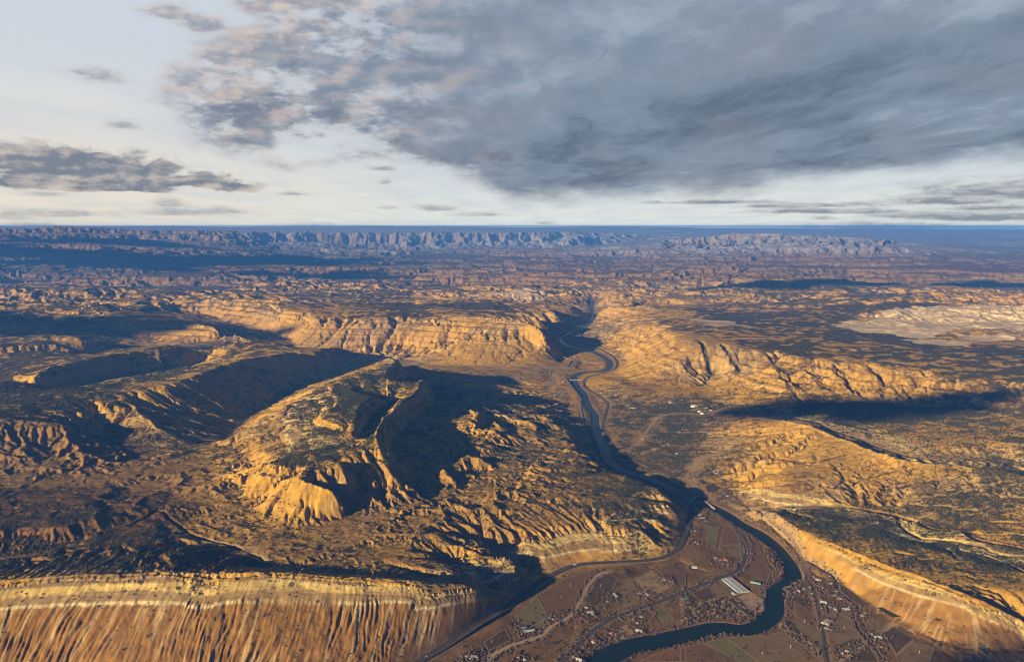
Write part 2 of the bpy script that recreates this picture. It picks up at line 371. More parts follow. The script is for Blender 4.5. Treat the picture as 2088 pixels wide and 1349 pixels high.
ln((-200, 742, 200), (0, 748, 195), (100, 738, 185), (170, 726, 175), (240, 712, 165), (310, 703, 160), (345, 699, 160))
ln((-200, 690, 240), (0, 690, 240), (100, 682, 235), (170, 680, 220), (200, 672, 240))
ln((-200, 640, 300), (0, 642, 300), (90, 645, 290))
ln((-200, 620, 390), (0, 625, 395), (90, 622, 400), (200, 618, 410), (300, 612, 420))
ln((0, 718, 345), (80, 712, 345), (130, 716, 330), (140, 730, 280))
ln((-200, 700, 330), (0, 700, 335), (100, 690, 335), (180, 690, 320))
ln((-200, 655, 390), (0, 660, 380), (60, 662, 370), (120, 668, 330))
ln((100, 633, 410), (150, 637, 405), (200, 642, 380))
ln((100, 660, 290), (160, 672, 270))
# lit cliff in the left middle
ln((175, 632, 390), (203, 638, 400), (230, 642, 400), (263, 647, 398), (310, 649, 396), (371, 652, 386), (420, 660, 365), (455, 668, 342), (480, 678, 300), (497, 690, 240), cap=26)
ln((205, 663, 305), (215, 669, 250), (270, 687, 205), (311, 690, 190), (354, 704, 185), (400, 702, 178), (455, 699, 170), (495, 696, 165))
ln((260, 638, 380), (330, 642, 372), (400, 650, 330), (470, 664, 260), (540, 684, 165))
ln((336, 625, 270), (368, 640, 235), (414, 644, 215), (446, 654, 195), (495, 666, 165), (548, 681, 130), (590, 698, 100), (620, 712, 85))
# great cliff
ln((318, 615, 410), (335, 609, 445), (365, 605, 450), (402, 601, 450), (457, 610, 445), (500, 614, 440), (553, 618, 430), (566, 634, 395), (603, 638, 385), (630, 649, 362), (683, 653, 346), (740, 654, 345), (795, 654, 345), (855, 651, 362), (880, 648, 380), (893, 655, 372), (905, 649, 388), (945, 643, 420), (1000, 645, 428), (1050, 649, 425), (1085, 654, 412), (1101, 662, 390), (1111, 672, 360), (1127, 690, 240), (1140, 703, 165), cap=26)
ln((330, 624, 330), (364, 636, 255), (414, 639, 230), (443, 652, 205), (491, 662, 175), (548, 675, 140), (589, 688, 115), (582, 702, 98), (640, 713, 82), (700, 717, 72), (759, 718, 66), (807, 720, 60), (824, 722, 58))
ln((824, 722, 62), (855, 715, 105), (890, 708, 150), (915, 700, 190), (948, 688, 250), (1000, 686, 262), (1050, 687, 258), (1080, 690, 240), (1100, 702, 190), (1120, 715, 120), cap=30)
ln((830, 728, 58), (861, 738, 60), (900, 742, 62), (935, 744, 62), (985, 746, 62), (1035, 748, 60), (1080, 749, 54), (1119, 746, 50), (1145, 739, 46), (1158, 730, 42), (1155, 718, 44))
ln((893, 655, 372), (900, 672, 290), (912, 692, 205))
# plateau behind it
ln((620, 628, 400), (760, 636, 385), (860, 632, 395), (940, 632, 420), (1040, 632, 415), (1120, 640, 390))
ln((560, 606, 420), (700, 610, 400), (850, 612, 400), (1000, 614, 390), (1060, 620, 385))
# far side canyon walls
ln((1120, 622, 330), (1134, 634, 320), (1150, 642, 270), (1162, 654, 130))
ln((1060, 640, 330), (1095, 650, 270), (1130, 668, 140), (1142, 682, 75))
ln((1150, 624, 330), (1180, 622, 320), (1200, 628, 250), (1206, 636, 150))
ln((1135, 600, 320), (1165, 600, 325), (1195, 604, 300))
ln((1222, 606, 310), (1260, 598, 325), (1285, 610, 320), (1305, 622, 315))
ln((1215, 628, 240), (1235, 622, 300), (1280, 628, 310), (1330, 632, 330), (1400, 630, 345))
# right-hand plateau rim, its foot
ln((1220, 638, 190), (1248, 637, 220), (1265, 646, 235), (1290, 654, 258), (1315, 659, 280), (1363, 678, 318), (1399, 702, 322), (1412, 697, 335), (1428, 693, 340), (1450, 698, 330), (1471, 700, 336), (1500, 709, 330), (1531, 717, 318))
ln((1531, 717, 318), (1600, 728, 306), (1700, 736, 300), (1800, 748, 292), (1900, 762, 282), (1990, 778, 272), (2100, 790, 270), (2300, 800, 272))
ln((1560, 745, 262), (1640, 754, 258), (1720, 762, 250), (1790, 768, 246), (1860, 776, 244), (1950, 790, 240), (2000, 806, 225))
ln((1600, 790, 168), (1700, 792, 172), (1800, 794, 178), (1880, 800, 182), (1950, 812, 176))
for a_ in ((1590, 735), (1655, 742), (1712, 748), (1768, 756), (1835, 762), (1900, 772)):
    ln((a_[0], a_[1], 276), (a_[0] + 22, a_[1] + 30, 196), (a_[0] + 52, a_[1] + 62, 130))
ln((1195, 664, 100), (1191, 676, 90), (1192, 688, 74), (1212, 703, 60), (1240, 714, 52), (1266, 730, 46), (1268, 746, 42), (1240, 762, 36), (1210, 768, 30))
ln((1260, 700, 110), (1290, 705, 150), (1330, 715, 200), (1370, 725, 225), (1385, 735, 210))
ln((1258, 767, 40), (1280, 774, 48), (1304, 782, 52), (1351, 789, 56), (1399, 791, 62), (1425, 782, 78), (1459, 764, 110), (1500, 756, 150))
ln((1378, 735, 215), (1400, 760, 130), (1416, 780, 82))
ln((1440, 705, 330), (1452, 735, 220), (1459, 760, 118))
ln((1480, 708, 355), (1498, 735, 250), (1507, 752, 165))
ln((1520, 755, 185), (1560, 765, 200), (1620, 776, 200), (1600, 800, 140), (1550, 806, 110), (1490, 800, 80))
ln((1423, 800, 60), (1480, 818, 75), (1540, 830, 90), (1636, 824, 115), (1700, 822, 120), (1756, 822, 118), (1842, 824, 122), (1900, 830, 128), (1962, 826, 150), (2005, 812, 215))
ln((1205, 775, 30), (1200, 790, 30), (1222, 805, 26), (1240, 815, 24), (1258, 845, 22), (1255, 870, 18), (1258, 900, 14), (1275, 935, 10), (1300, 958, 8), (1360, 980, 8))
ln((1225, 772, 50), (1260, 780, 62), (1290, 792, 66), (1330, 800, 60), (1390, 812, 56))
ln((1225, 790, 45), (1270, 805, 48), (1280, 815, 40))
ln((1300, 850, 30), (1380, 870, 36), (1400, 930, 24), (1330, 930, 16))
# golden cuesta with the canyon behind it
ln((1440, 842, 62), (1490, 838, 92), (1532, 844, 120), (1570, 849, 140), (1604, 851, 152), (1640, 858, 162), (1668, 864, 172), (1699, 881, 172), (1747, 896, 172), (1791, 914, 172), (1851, 932, 172), (1888, 937, 172), (1935, 942, 172), (2043, 949, 172), (2088, 962, 170), (2300, 1000, 170), cap=16, rev=True)
ln((1560, 838, 96), (1605, 846, 108), (1668, 859, 112), (1699, 876, 112), (1747, 891, 112), (1791, 909, 112), (1851, 927, 112), (1935, 937, 112), (2043, 944, 112), (2088, 957, 110), (2300, 995, 110))
ln((1605, 842, 112), (1690, 862, 128), (1750, 882, 132), (1800, 900, 136), (1870, 920, 138), (1950, 930, 140), (2050, 936, 150), (2300, 975, 150))
ln((1700, 860, 125), (1800, 872, 135), (1900, 885, 150), (2088, 905, 180), (2300, 920, 200))
ln((1960, 828, 150), (1958, 834, 168), (2040, 836, 190), (2088, 842, 200), (2300, 860, 210))
ln((1440, 905, 40), (1520, 930, 70), (1560, 975, 80))
ln((1480, 870, 70), (1560, 890, 105), (1650, 920, 115), (1750, 960, 105), (1850, 1000, 95), (1950, 1030, 98), (2088, 1060, 100), (2300, 1110, 105))
# red cuesta and its canyon
ln((1500, 996, 45), (1541, 990, 78), (1604, 996, 86), (1639, 995, 86), (1671, 1004, 84), (1699, 1016, 80), (1747, 1029, 76), (1795, 1041, 74), (1828, 1049, 76), (1860, 1056, 88), (1900, 1067, 92), (1960, 1075, 96), (1996, 1091, 98), (2090, 1108, 100), (2300, 1150, 105), cap=10)
ln((1490, 1026, 8), (1522, 1032, 22), (1580, 1034, 30), (1627, 1032, 36), (1675, 1030, 40), (1711, 1035, 44), (1771, 1041, 48), (1810, 1049, 52), (1832, 1056, 56), (1858, 1063, 60), (1899, 1075, 62), (1959, 1083, 66), (1996, 1098, 70), (2090, 1116, 74), (2300, 1160, 80))
ln((1832, 1058, 58), (1850, 1082, 66), (1892, 1098, 74), (1947, 1105, 78), (1995, 1115, 80), (2031, 1131, 82), (2090, 1140, 84), (2300, 1190, 90))
ln((1530, 1036, 40), (1600, 1046, 62), (1700, 1048, 72), (1800, 1062, 76), (1840, 1085, 80))
ln((1870, 1070, 84), (1960, 1092, 92), (2090, 1126, 96))
ln((1440, 960, 20), (1485, 1000, 10), (1500, 1012, 9))
# right bluff
ln((1540, 1042, 30), (1577, 1044, 74), (1600, 1060, 84), (1625, 1077, 94), (1669, 1100, 104), (1721, 1120, 112), (1776, 1145, 118), (1832, 1164, 125), (1898, 1183, 135), (1961, 1205, 145), (2017, 1231, 118), (2088, 1261, 68), (2300, 1340, 45), cap=10)
ln((1547, 1060, 9), (1585, 1092, 9), (1625, 1126, 9), (1669, 1161, 10), (1721, 1190, 12), (1780, 1231, 14), (1832, 1261, 16), (1880, 1287, 18), (1935, 1315, 20), (1984, 1340, 20))
ln((2030, 1328, 22), (2088, 1306, 24), (2300, 1372, 20))
ln((1640, 1072, 88), (1720, 1095, 95), (1800, 1120, 100), (1880, 1140, 105), (1960, 1165, 112), (2088, 1212, 100), (2300, 1290, 90))
# far country
for py, zz in ((590, 330), (575, 350), (555, 380), (530, 405)):
    ln(*[(px, py, zz) for px in range(520, 2500, 120)])
ln(*[(px, 512, 430) for px in range(560, 2500, 120)])
for py, zz in ((600, 370), (585, 360), (565, 360)):
    ln(*[(px, py, zz) for px in range(-300, 500, 100)])
ln((1500, 640, 330), (1700, 650, 340), (1900, 655, 350), (2200, 665, 350))
ln((1450, 670, 345), (1650, 690, 330), (1850, 715, 325), (2100, 735, 320))
ln((1505, 560, 430), (1535, 555, 520), (1560, 562, 470))
ln((1420, 575, 380), (1470, 562, 470), (1500, 570, 420))
ln((1700, 628, 370), (1760, 640, 400), (1850, 626, 430), (1960, 624, 440), (2100, 626, 440))
ln((1690, 668, 320), (1800, 676, 320), (1900, 690, 318), (2000, 694, 315), (2150, 690, 320))
ln((1860, 622, 395), (2000, 618, 400), (2150, 615, 400))
# book cliffs: (px, py, distance in km)
def lf(*pts, cap=0):
    q = []
    for px, py, km in pts:
        d = ray(px, py); q.append((px, py, CAMZ + d[2] / math.hypot(d[0], d[1]) * km * 1000.0))
    ln(*q, cap=cap)


lf((-300, 547, 21.5), (0, 546, 21.5), (200, 546, 21.5), (400, 545, 22), (520, 537, 23), (600, 528, 24))
lf((-300, 505, 24.0), (0, 508, 24.2), (100, 512, 24.0), (210, 504, 23.6), (300, 512, 24.4), (450, 513, 25), (560, 516, 26), cap=60)
lf((-300, 499, 25.5), (0, 501, 25.6), (200, 500, 25.4), (450, 503, 26.5), (560, 508, 27))
lf((-300, 463, 29.5), (0, 464, 29.5), (110, 463, 29.5), (250, 466.5, 29.5), (400, 468, 29.5), (478, 471, 29.5), (494, 481, 29))
lf((-300, 466, 28.8), (0, 467, 28.8), (110, 466, 28.8), (250, 469.5, 28.8), (400, 471, 28.8), (470, 475, 28.8), cap=65)
lf((-300, 480, 27.6), (0, 482, 27.6), (250, 484, 27.8), (470, 488, 28), cap=50)
lf((530, 515, 31), (600, 512, 32), (700, 511, 32), (860, 510, 33), (1000, 509, 34), (1100, 506, 36), (1200, 501, 38), (1260, 495, 40), (1330, 488, 43))
lf((512, 474, 34), (530, 469, 34.5), (620, 468, 35), (700, 467, 35.5), (860, 467.5, 36), (1000, 469, 37), (1100, 471, 38.5), (1200, 474, 40.5), (1260, 477, 42), (1340, 482, 45), cap=68)
for x in range(560, 1240, 62):      # spurs that reach out from the cliff, with hollows between
    k = (x * 7) % 23
    lf((x + 8, 470 + (x - 560) * .005, 36 + (x - 560) * .005), (x - 10, 484 + k * .2, 34.4 + (x - 560) * .0055), (x - 24, 497 + k * .2, 33.2 + (x - 560) * .006))
    lf((x + 34, 481, 36.2 + (x - 560) * .0055), (x + 18, 497, 34.4 + (x - 560) * .006))
lf((540, 466, 42), (700, 464, 44), (860, 464.5, 46), (1000, 466, 48), (1200, 468, 50))
# snowy range
lf((1280, 515, 27), (1400, 524, 26), (1550, 526, 26), (1750, 526, 26.5), (1900, 515, 29))
lf((1320, 498, 32), (1370, 490, 32), (1430, 482, 32), (1480, 478.5, 32.5), (1560, 479.5, 33), (1650, 482, 33), (1740, 486, 33.5), (1800, 491, 34), (1850, 495, 35), (1890, 500, 36))
for x in range(1360, 1840, 58):
    k = (x * 5) % 19
    lf((x, 482 + abs(x - 1560) * .03, 32.4), (x - 22, 497 + k * .2, 30), (x - 40, 509 + k * .2, 28.6))
    lf((x + 26, 491 + abs(x - 1560) * .03, 32), (x + 4, 506, 29.4))
lf((1830, 494, 44), (1950, 492, 44), (2088, 492, 44), (2400, 494, 44))


def ring(d, zf):
    pts = []
    for a in np.arange(-42, 43, 3.0):
        pts.append((d * math.sin(R(a)), d * math.cos(R(a)), zf(a)))
    return pts


def ringy(km, pts):
    xs = [p[0] for p in pts]; ys = [p[1] for p in pts]; out = []
    for px in range(-560, 2650, 60):
        d = ray(px, float(np.interp(px, xs, ys)) + 0.8 * math.sin(px * .013 + km) + 0.6 * math.sin(px * .031)); t = km * 1000.0 / math.hypot(d[0], d[1])
        out.append((d[0] * t, d[1] * t, CAMZ + d[2] * t))
    return out


RINGS = [ringy(50, [(-500, 463), (480, 466), (700, 464), (990, 465), (1100, 471), (1200, 472), (1260, 466), (1400, 470), (1560, 479), (1800, 483), (2500, 484)]),
         ringy(57.4, [(-500, 461.5), (480, 462), (700, 461.6), (990, 461.8), (1050, 463), (1190, 463), (1240, 462), (1330, 463), (1500, 465), (1650, 467), (1900, 468), (2088, 468), (2500, 468)])]

# ------------------------------------------------------------------ numeric tools
_P = rng.permutation(256).astype(np.int32)
_P = np.concatenate([_P, _P])
_G = np.stack([np.cos(np.arange(256) * 2 * PI / 256), np.sin(np.arange(256) * 2 * PI / 256)], 1).astype(f32)


def perlin(x, y):
    xi = np.floor(x); yi = np.floor(y)
    fx = (x - xi).astype(f32); fy = (y - yi).astype(f32)
    xi = xi.astype(np.int32) & 255; yi = yi.astype(np.int32) & 255
    u = fx * fx * fx * (fx * (fx * 6 - 15) + 10); v = fy * fy * fy * (fy * (fy * 6 - 15) + 10)

    def g(ix, iy, dx, dy):
        h = _P[_P[ix & 255] + (iy & 255)]
        q = _G[h]
        return q[..., 0] * dx + q[..., 1] * dy
    a = g(xi, yi, fx, fy); b = g(xi + 1, yi, fx - 1, fy)
    c = g(xi, yi + 1, fx, fy - 1); d = g(xi + 1, yi + 1, fx - 1, fy - 1)
    a += u * (b - a); c += u * (d - c)
    return (a + v * (c - a)) * f32(1.5)


def lod(wl, cell):
    """weight of an octave of wavelength wl where the grid cell is cell"""
    return np.clip(wl / (3.0 * cell) - 0.6, 0, 1).astype(f32)


def fbm(x, y, wl, octv, cell, gain=0.5, ridged=False, seed=0.0):
    tot = np.zeros(x.shape, f32); a = 1.0; w = None
    for o in range(octv):
        n = perlin(x / wl + 17.3 * o + seed * 3.1, y / wl - 9.7 * o + seed)
        if ridged:
            n = 1.0 - 2.0 * np.abs(n)
            if w is not None: n = n * w
            w = np.clip(n * 0.8 + 0.6, 0, 1)
        tot += n * a * lod(wl, cell)
        a *= gain; wl = wl * 0.5
    return tot


def smooth(e0, e1, x):
    t = np.clip((x - e0) / (e1 - e0), 0, 1)
    return (t * t * (3 - 2 * t)).astype(f32)


# log-polar grid round the point under the camera: cells stay roughly square and grow with distance
TH0, TH1 = R(-42.0), R(42.0)
R0, R1 = 1500.0, 58000.0


def densify(pts, step_frac=0.0016):
    out = []
    for p, q in zip(pts[:-1], pts[1:]):
        p = np.array(p, float); q = np.array(q, float)
        d = np.hypot(*(q - p)[:2]); r = np.hypot(*p[:2])
        n = max(2, int(d / (r * step_frac)) + 1)
        out.append(p + (q - p) * np.linspace(0, 1, n, endpoint=False)[:, None])
    out.append(np.array(pts[-1], float)[None])
    return np.concatenate(out)


def spline(pts, step):
    """Catmull-Rom through world points, resampled every step metres"""
    P = np.array(pts, float)
    P = np.vstack([2 * P[0] - P[1], P, 2 * P[-1] - P[-2]])
    out = []
    for i in range(1, len(P) - 2):
        n = max(2, int(np.hypot(*(P[i + 1] - P[i])[:2]) / step))
        t = np.linspace(0, 1, n, endpoint=False)[:, None]
        a, b, c, d = P[i - 1:i + 3]
        out.append(0.5 * (2 * b + (c - a) * t + (2 * a - 5 * b + 4 * c - d) * t ** 2 + (3 * b - a - 3 * c + d) * t ** 3))
    out.append(P[-2][None])
    return np.concatenate(out)


def W(pts):
    return [at(*p) for p in pts]


river_w = spline(W(RIVER), 12.0)
_rpy = spline([(p[0], p[1], 0) for p in RIVER], 4.0)
river_hw = None

# ---- coarse solve
NTC, NUC = 620, 1820
THC = np.linspace(TH0, TH1, NTC); UC = np.linspace(math.log(R0), math.log(R1), NUC)


def solve():
    num = np.zeros((NUC, NTC)); cnt = np.zeros((NUC, NTC))

    def rast(pw):
        r = np.hypot(pw[:, 0], pw[:, 1]); th = np.arctan2(pw[:, 0], pw[:, 1])
        i = np.rint((np.log(r) - UC[0]) / (UC[1] - UC[0])).astype(int); j = np.rint((th - TH0) / (THC[1] - THC[0])).astype(int)
        ok = (i >= 0) & (i < NUC) & (j >= 0) & (j < NTC)
        np.add.at(num, (i[ok], j[ok]), pw[ok, 2]); np.add.at(cnt, (i[ok], j[ok]), 1)
    for pts in L:
        rast(densify(W(pts)))
    for rg in RINGS:
        rast(densify(rg))
    # river banks
    for s in (-1, 1):
        t = np.gradient(river_w[:, :2], axis=0); t /= np.linalg.norm(t, axis=1)[:, None]
        off = river_w.copy(); off[:, 0] += -t[:, 1] * 45 * s; off[:, 1] += t[:, 0] * 45 * s; off[:, 2] += 3.0
        rast(off)
    rast(river_w + np.array([0, 0, 1.5]))
    # pyramid
    levels = [(num, cnt)]
    while min(levels[-1][0].shape) > 8:
        a, c = levels[-1]
        if a.shape[0] % 2: a = np.vstack([a, np.zeros((1, a.shape[1]))]); c = np.vstack([c, np.zeros((1, c.shape[1]))])
        if a.shape[1] % 2: a = np.hstack([a, np.zeros((a.shape[0], 1))]); c = np.hstack([c, np.zeros((c.shape[0], 1))])
        m = np.where(c > 0, a / np.maximum(c, 1), 0); k = (c > 0).astype(float)
        q = lambda v: v[0::2, 0::2] + v[1::2, 0::2] + v[0::2, 1::2] + v[1::2, 1::2]
        levels.append((q(m), q(k)))
    h = None
    for li in range(len(levels) - 1, -1, -1):
        a, c = levels[li]
        mask = c > 0; val = np.where(mask, a / np.maximum(c, 1), 0).astype(f32)
        if h is None:
            h = np.full(a.shape, val[mask].mean(), f32)
        else:
            h = np.repeat(np.repeat(h, 2, 0), 2, 1)
            h = h[:a.shape[0], :a.shape[1]]
            if h.shape != a.shape:
                h = np.pad(h, ((0, a.shape[0] - h.shape[0]), (0, a.shape[1] - h.shape[1])), 'edge')
        h[mask] = val[mask]
        for it in range(260 if li > 0 else 160):
            p = np.pad(h, 1, 'edge')
            h = (p[:-2, 1:-1] + p[2:, 1:-1] + p[1:-1, :-2] + p[1:-1, 2:]) * f32(0.25)
            h[mask] = val[mask]
    return h


HC = solve()


def bil(F, x, y, th_ax=THC, u_ax=UC):
    r = np.hypot(x, y)
    i = (np.log(r) - u_ax[0]) / (u_ax[1] - u_ax[0]); j = (np.arctan2(x, y) - th_ax[0]) / (th_ax[1] - th_ax[0])
    i = np.clip(i, 0, F.shape[0] - 1.001); j = np.clip(j, 0, F.shape[1] - 1.001)
    i0 = i.astype(np.int32); j0 = j.astype(np.int32)
    fi = (i - i0).astype(f32); fj = (j - j0).astype(f32)
    return (F[i0, j0] * (1 - fi) * (1 - fj) + F[i0 + 1, j0] * fi * (1 - fj) + F[i0, j0 + 1] * (1 - fi) * fj + F[i0 + 1, j0 + 1] * fi * fj)


# ---- style of the country: px, py, hill (m), hill wavelength, gully 0-1, vegetation 0-1, strata 0-1
STYLE = [
    (1300, 1230, 0.5, 300, 0, .3, 0), (1100, 1300, 0.5, 300, 0, .3, 0), (1500, 1200, .5, 300, 0, .3, 0), (1750, 1290, .8, 300, .1, .3, 0), (1500, 1330, .5, 300, 0, .3, 0), (1430, 1100, 1.5, 200, 0, .3, 0),
    (300, 1300, 3, 150, 1.0, .05, .1), (700, 1280, 3, 150, 1.0, .05, .1), (50, 1250, 3, 150, 1.0, .05, .1), (900, 1240, 3, 150, 1.0, .05, .1), (500, 1200, 3, 150, .8, .05, .2),
    (250, 1110, 18, 330, .6, .45, .3), (50, 1120, 12, 260, .6, .4, .3), (600, 1130, 24, 300, .9, .2, .2), (850, 1120, 24, 300, .9, .2, .2),
    (100, 1030, 18, 300, .8, .10, .3), (250, 970, 26, 340, 1.1, .05, .2), (60, 930, 26, 340, 1.1, .05, .2), (400, 1000, 20, 300, .9, .08, .2),
    (1180, 1110, 2, 150, .6, .03, .3), (1300, 1050, 8, 160, .4, .75, .1), (1250, 1000, 12, 260, .4, .8, .1), (1100, 1000, 28, 330, .9, .3, .1), (950, 1040, 34, 330, 1., .14, .1), (800, 1060, 34, 330, 1., .10, .1),
    (1080, 920, 30, 360, .9, .28, .1), (1020, 860, 46, 360, .8, .2, .1), (900, 880, 14, 260, .8, .3, .1), (1080, 830, 34, 330, .6, .3, .1), (1000, 770, 8, 300, .4, .1, .1), (1080, 765, 5, 300, .2, .1, 0),
    (620, 1030, 5, 200, .5, .1, .05), (500, 1060, 9, 220, .6, .15, .1), (680, 1040, 5, 200, .55, .08, .05), (620, 950, 7, 200, .4, .8, .5), (690, 880, 10, 260, .3, .85, .5), (740, 800, 10, 260, .3, .9, .4), (580, 880, 10, 220, .7, .3, .4),
    (500, 800, 4, 300, .45, .2, .1), (380, 840, 4, 300, .45, .2, .1), (600, 760, 4, 300, .45, .15, .1), (300, 760, 26, 460, .8, 1.05, .7), (100, 760, 26, 460, .8, 1.05, .7), (100, 840, 12, 400, .4, 1.05, .3), (450, 720, 20, 460, .8, 1.0, .6),
    (100, 690, 40, 700, .8, 1.1, .9), (100, 630, 42, 900, .7, 1.1, .9), (350, 670, 6, 500, .7, .25, 1.), (600, 660, 6, 500, .8, .2, 1.), (750, 690, 6, 400, 1., .1, .9), (1000, 670, 6, 400, .8, .15, 1.), (950, 725, 3, 300, .35, .05, .05), (1100, 725, 3, 300, .35, .05, .05),
    (750, 625, 26, 900, .5, 1.1, .5), (900, 625, 24, 900, .5, 1.1, .5), (1050, 610, 18, 900, .4, .6, .6), (1180, 630, 10, 500, .6, .2, .9), (1280, 615, 14, 700, .4, .35, .7),
    (1300, 690, 8, 300, .7, .15, .6), (1400, 740, 8, 300, .6, .1, .5), (1350, 790, 6, 250, .5, .15, .1), (1550, 770, 8, 280, .9, .25, .7), (1750, 790, 8, 260, .9, .3, .8), (1900, 800, 8, 260, .8, .45, .7),
    (1500, 670, 14, 700, .2, 1.1, .2), (1700, 700, 16, 700, .2, 1.15, .2), (1950, 730, 12, 600, .2, 1.1, .2), (1600, 640, 14, 900, .2, 1.15, .2), (1700, 620, 14, 900, .2, 1.15, .2), (1900, 655, 42, 700, 1., .12, .6), (2080, 660, 42, 700, 1., .15, .6),
    (1750, 845, 4, 300, .2, .8, .2), (1950, 880, 6, 250, .2, .5, .6), (1350, 860, 3, 200, .1, .5, 0), (1330, 920, 3, 200, .1, .35, 0), (1440, 940, 5, 200, .3, .3, .1), (1550, 880, 8, 260, 1., .1, .1),
    (1700, 950, 7, 320, 1.1, .05, .1), (1600, 920, 8, 320, 1., .04, .1), (1800, 930, 7, 320, 1., .05, .1), (1750, 990, 7, 320, 1., .05, .1), (1560, 960, 7, 300, .8, .08, .1), (1650, 975, 7, 320, 1., .05, .1), (1900, 965, 7, 320, 1., .1, .1), (1480, 900, 7, 320, .7, .08, .1), (1850, 970, 7, 320, 1., .2, .2), (2000, 990, 7, 300, .9, .5, .2), (1600, 1015, 2, 150, .5, .05, .4), (1700, 1070, 6, 160, .3, .85, .2), (1900, 1130, 5, 200, .3, .7, .1), (1950, 1060, 7, 220, .3, .5, .2),
    (1750, 1170, 2.5, 120, .8, .08, .2), (1900, 1240, 2.5, 120, .9, .08, .2), (2020, 1290, 3, 120, .9, .08, .2),
    (200, 570, 30, 1600, .5, 1.1, .7), (200, 590, 28, 1300, .5, 1.1, .8), (600, 570, 30, 1600, .5, .95, .6), (400, 585, 30, 1600, .5, 1.0, .6), (750, 590, 28, 1300, .5, .9, .6), (1000, 560, 30, 1800, .4, .4, .5), (1500, 560, 36, 1600, .5, .35, .3), (2000, 570, 22, 1800, .3, .4, .3), (1000, 530, 40, 2200, .4, .8, .4), (500, 535, 40, 2200, .4, .95, .4), (1600, 535, 30, 2000, .4, .25, .3), (2000, 530, 30, 2400, .3, .4, .3),
    (200, 525, 16, 2200, .7, .25, .5), (200, 490, 14, 2600, .7, .35, .8), (700, 490, 16, 2400, .75, .15, .7), (1000, 490, 16, 2400, .75, .15, .7), (1250, 485, 24, 2600, .75, .2, .5),
    (1600, 500, 70, 2200, .9, .15, .2), (1450, 505, 60, 2200, .9, .15, .2), (2000, 500, 50, 3000, .4, .5, .2), (1300, 505, 30, 2600, .4, .4, .2)]


def style_fields():
    """inverse-distance blend of the style table over the ground plan"""
    pw = []
    for s in STYLE:
        d = ray(s[0], s[1])                   # first crossing of the smooth solved ground
        t = np.geomspace(1500, 90000, 700)
        gx, gy, gz = d[0] * t, d[1] * t, CAMZ + d[2] * t
        hit = np.argmax(gz < bil(HC, gx, gy))
        pw.append((math.atan2(gx[hit], gy[hit]), math.log(math.hypot(gx[hit], gy[hit]))))
    pw = np.array(pw); S = np.array([s[2:] for s in STYLE], float)
    S[:, 0] = np.log(S[:, 0]); S[:, 1] = np.log(S[:, 1])
    th = THC[::3]; u = UC[::3]
    T, U = np.meshgrid(th, u)
    num = np.zeros(T.shape + (S.shape[1],)); den = np.zeros(T.shape)
    wob = fbm(T * 9, U * 9, 1.0, 3, 1e-4)
    for k in range(len(pw)):
        d2 = (T + 0.02 * wob - pw[k, 0]) ** 2 + ((U - 0.02 * wob - pw[k, 1]) * 0.8) ** 2 + 1e-5
        w_ = d2 ** -2.0
        num += w_[..., None] * S[k]; den += w_
    F = (num / den[..., None]).astype(f32)
    return [F[..., k] for k in range(S.shape[1])], th, u


SF, STH, SU = style_fields()

# ---- fine grid
NT = 1330
TH = np.linspace(TH0, TH1, NT)
u_a = np.arange(math.log(R0), math.log(21000.0), 0.0015)
u_b = np.arange(math.log(21000.0), math.log(R1), 0.0026)
U = np.concatenate([u_a, u_b]); NU = len(U)
RR = np.exp(U)[:, None].astype(f32)
X = (np.exp(U)[:, None] * np.sin(TH)[None]).astype(f32)
Y = (np.exp(U)[:, None] * np.cos(TH)[None]).astype(f32)
CELL = (RR * 0.0012) * np.ones_like(X)
DU = np.gradient(U)[:, None].astype(f32); DTH = f32(TH[1] - TH[0])
SX = np.sin(TH)[None].astype(f32); CXT = np.cos(TH)[None].astype(f32)


def grad(h):
    hr = np.gradient(h, axis=0) / DU / RR
    ht = np.gradient(h, axis=1) / DTH / RR
    return hr * SX + ht * CXT, hr * CXT - ht * SX


def box(h, k):
    """cheap blur over k cells both ways"""
    for ax in (0, 1):
        p = np.pad(h, [(k + 1, k) if a == ax else (0, 0) for a in (0, 1)], 'edge')
        c = np.cumsum(p.astype(np.float64), axis=ax)
        n = h.shape[ax]
        h = ((np.take(c, range(2 * k + 1, 2 * k + 1 + n), ax) - np.take(c, range(0, n), ax)) / (2 * k + 1)).astype(f32)
    return h


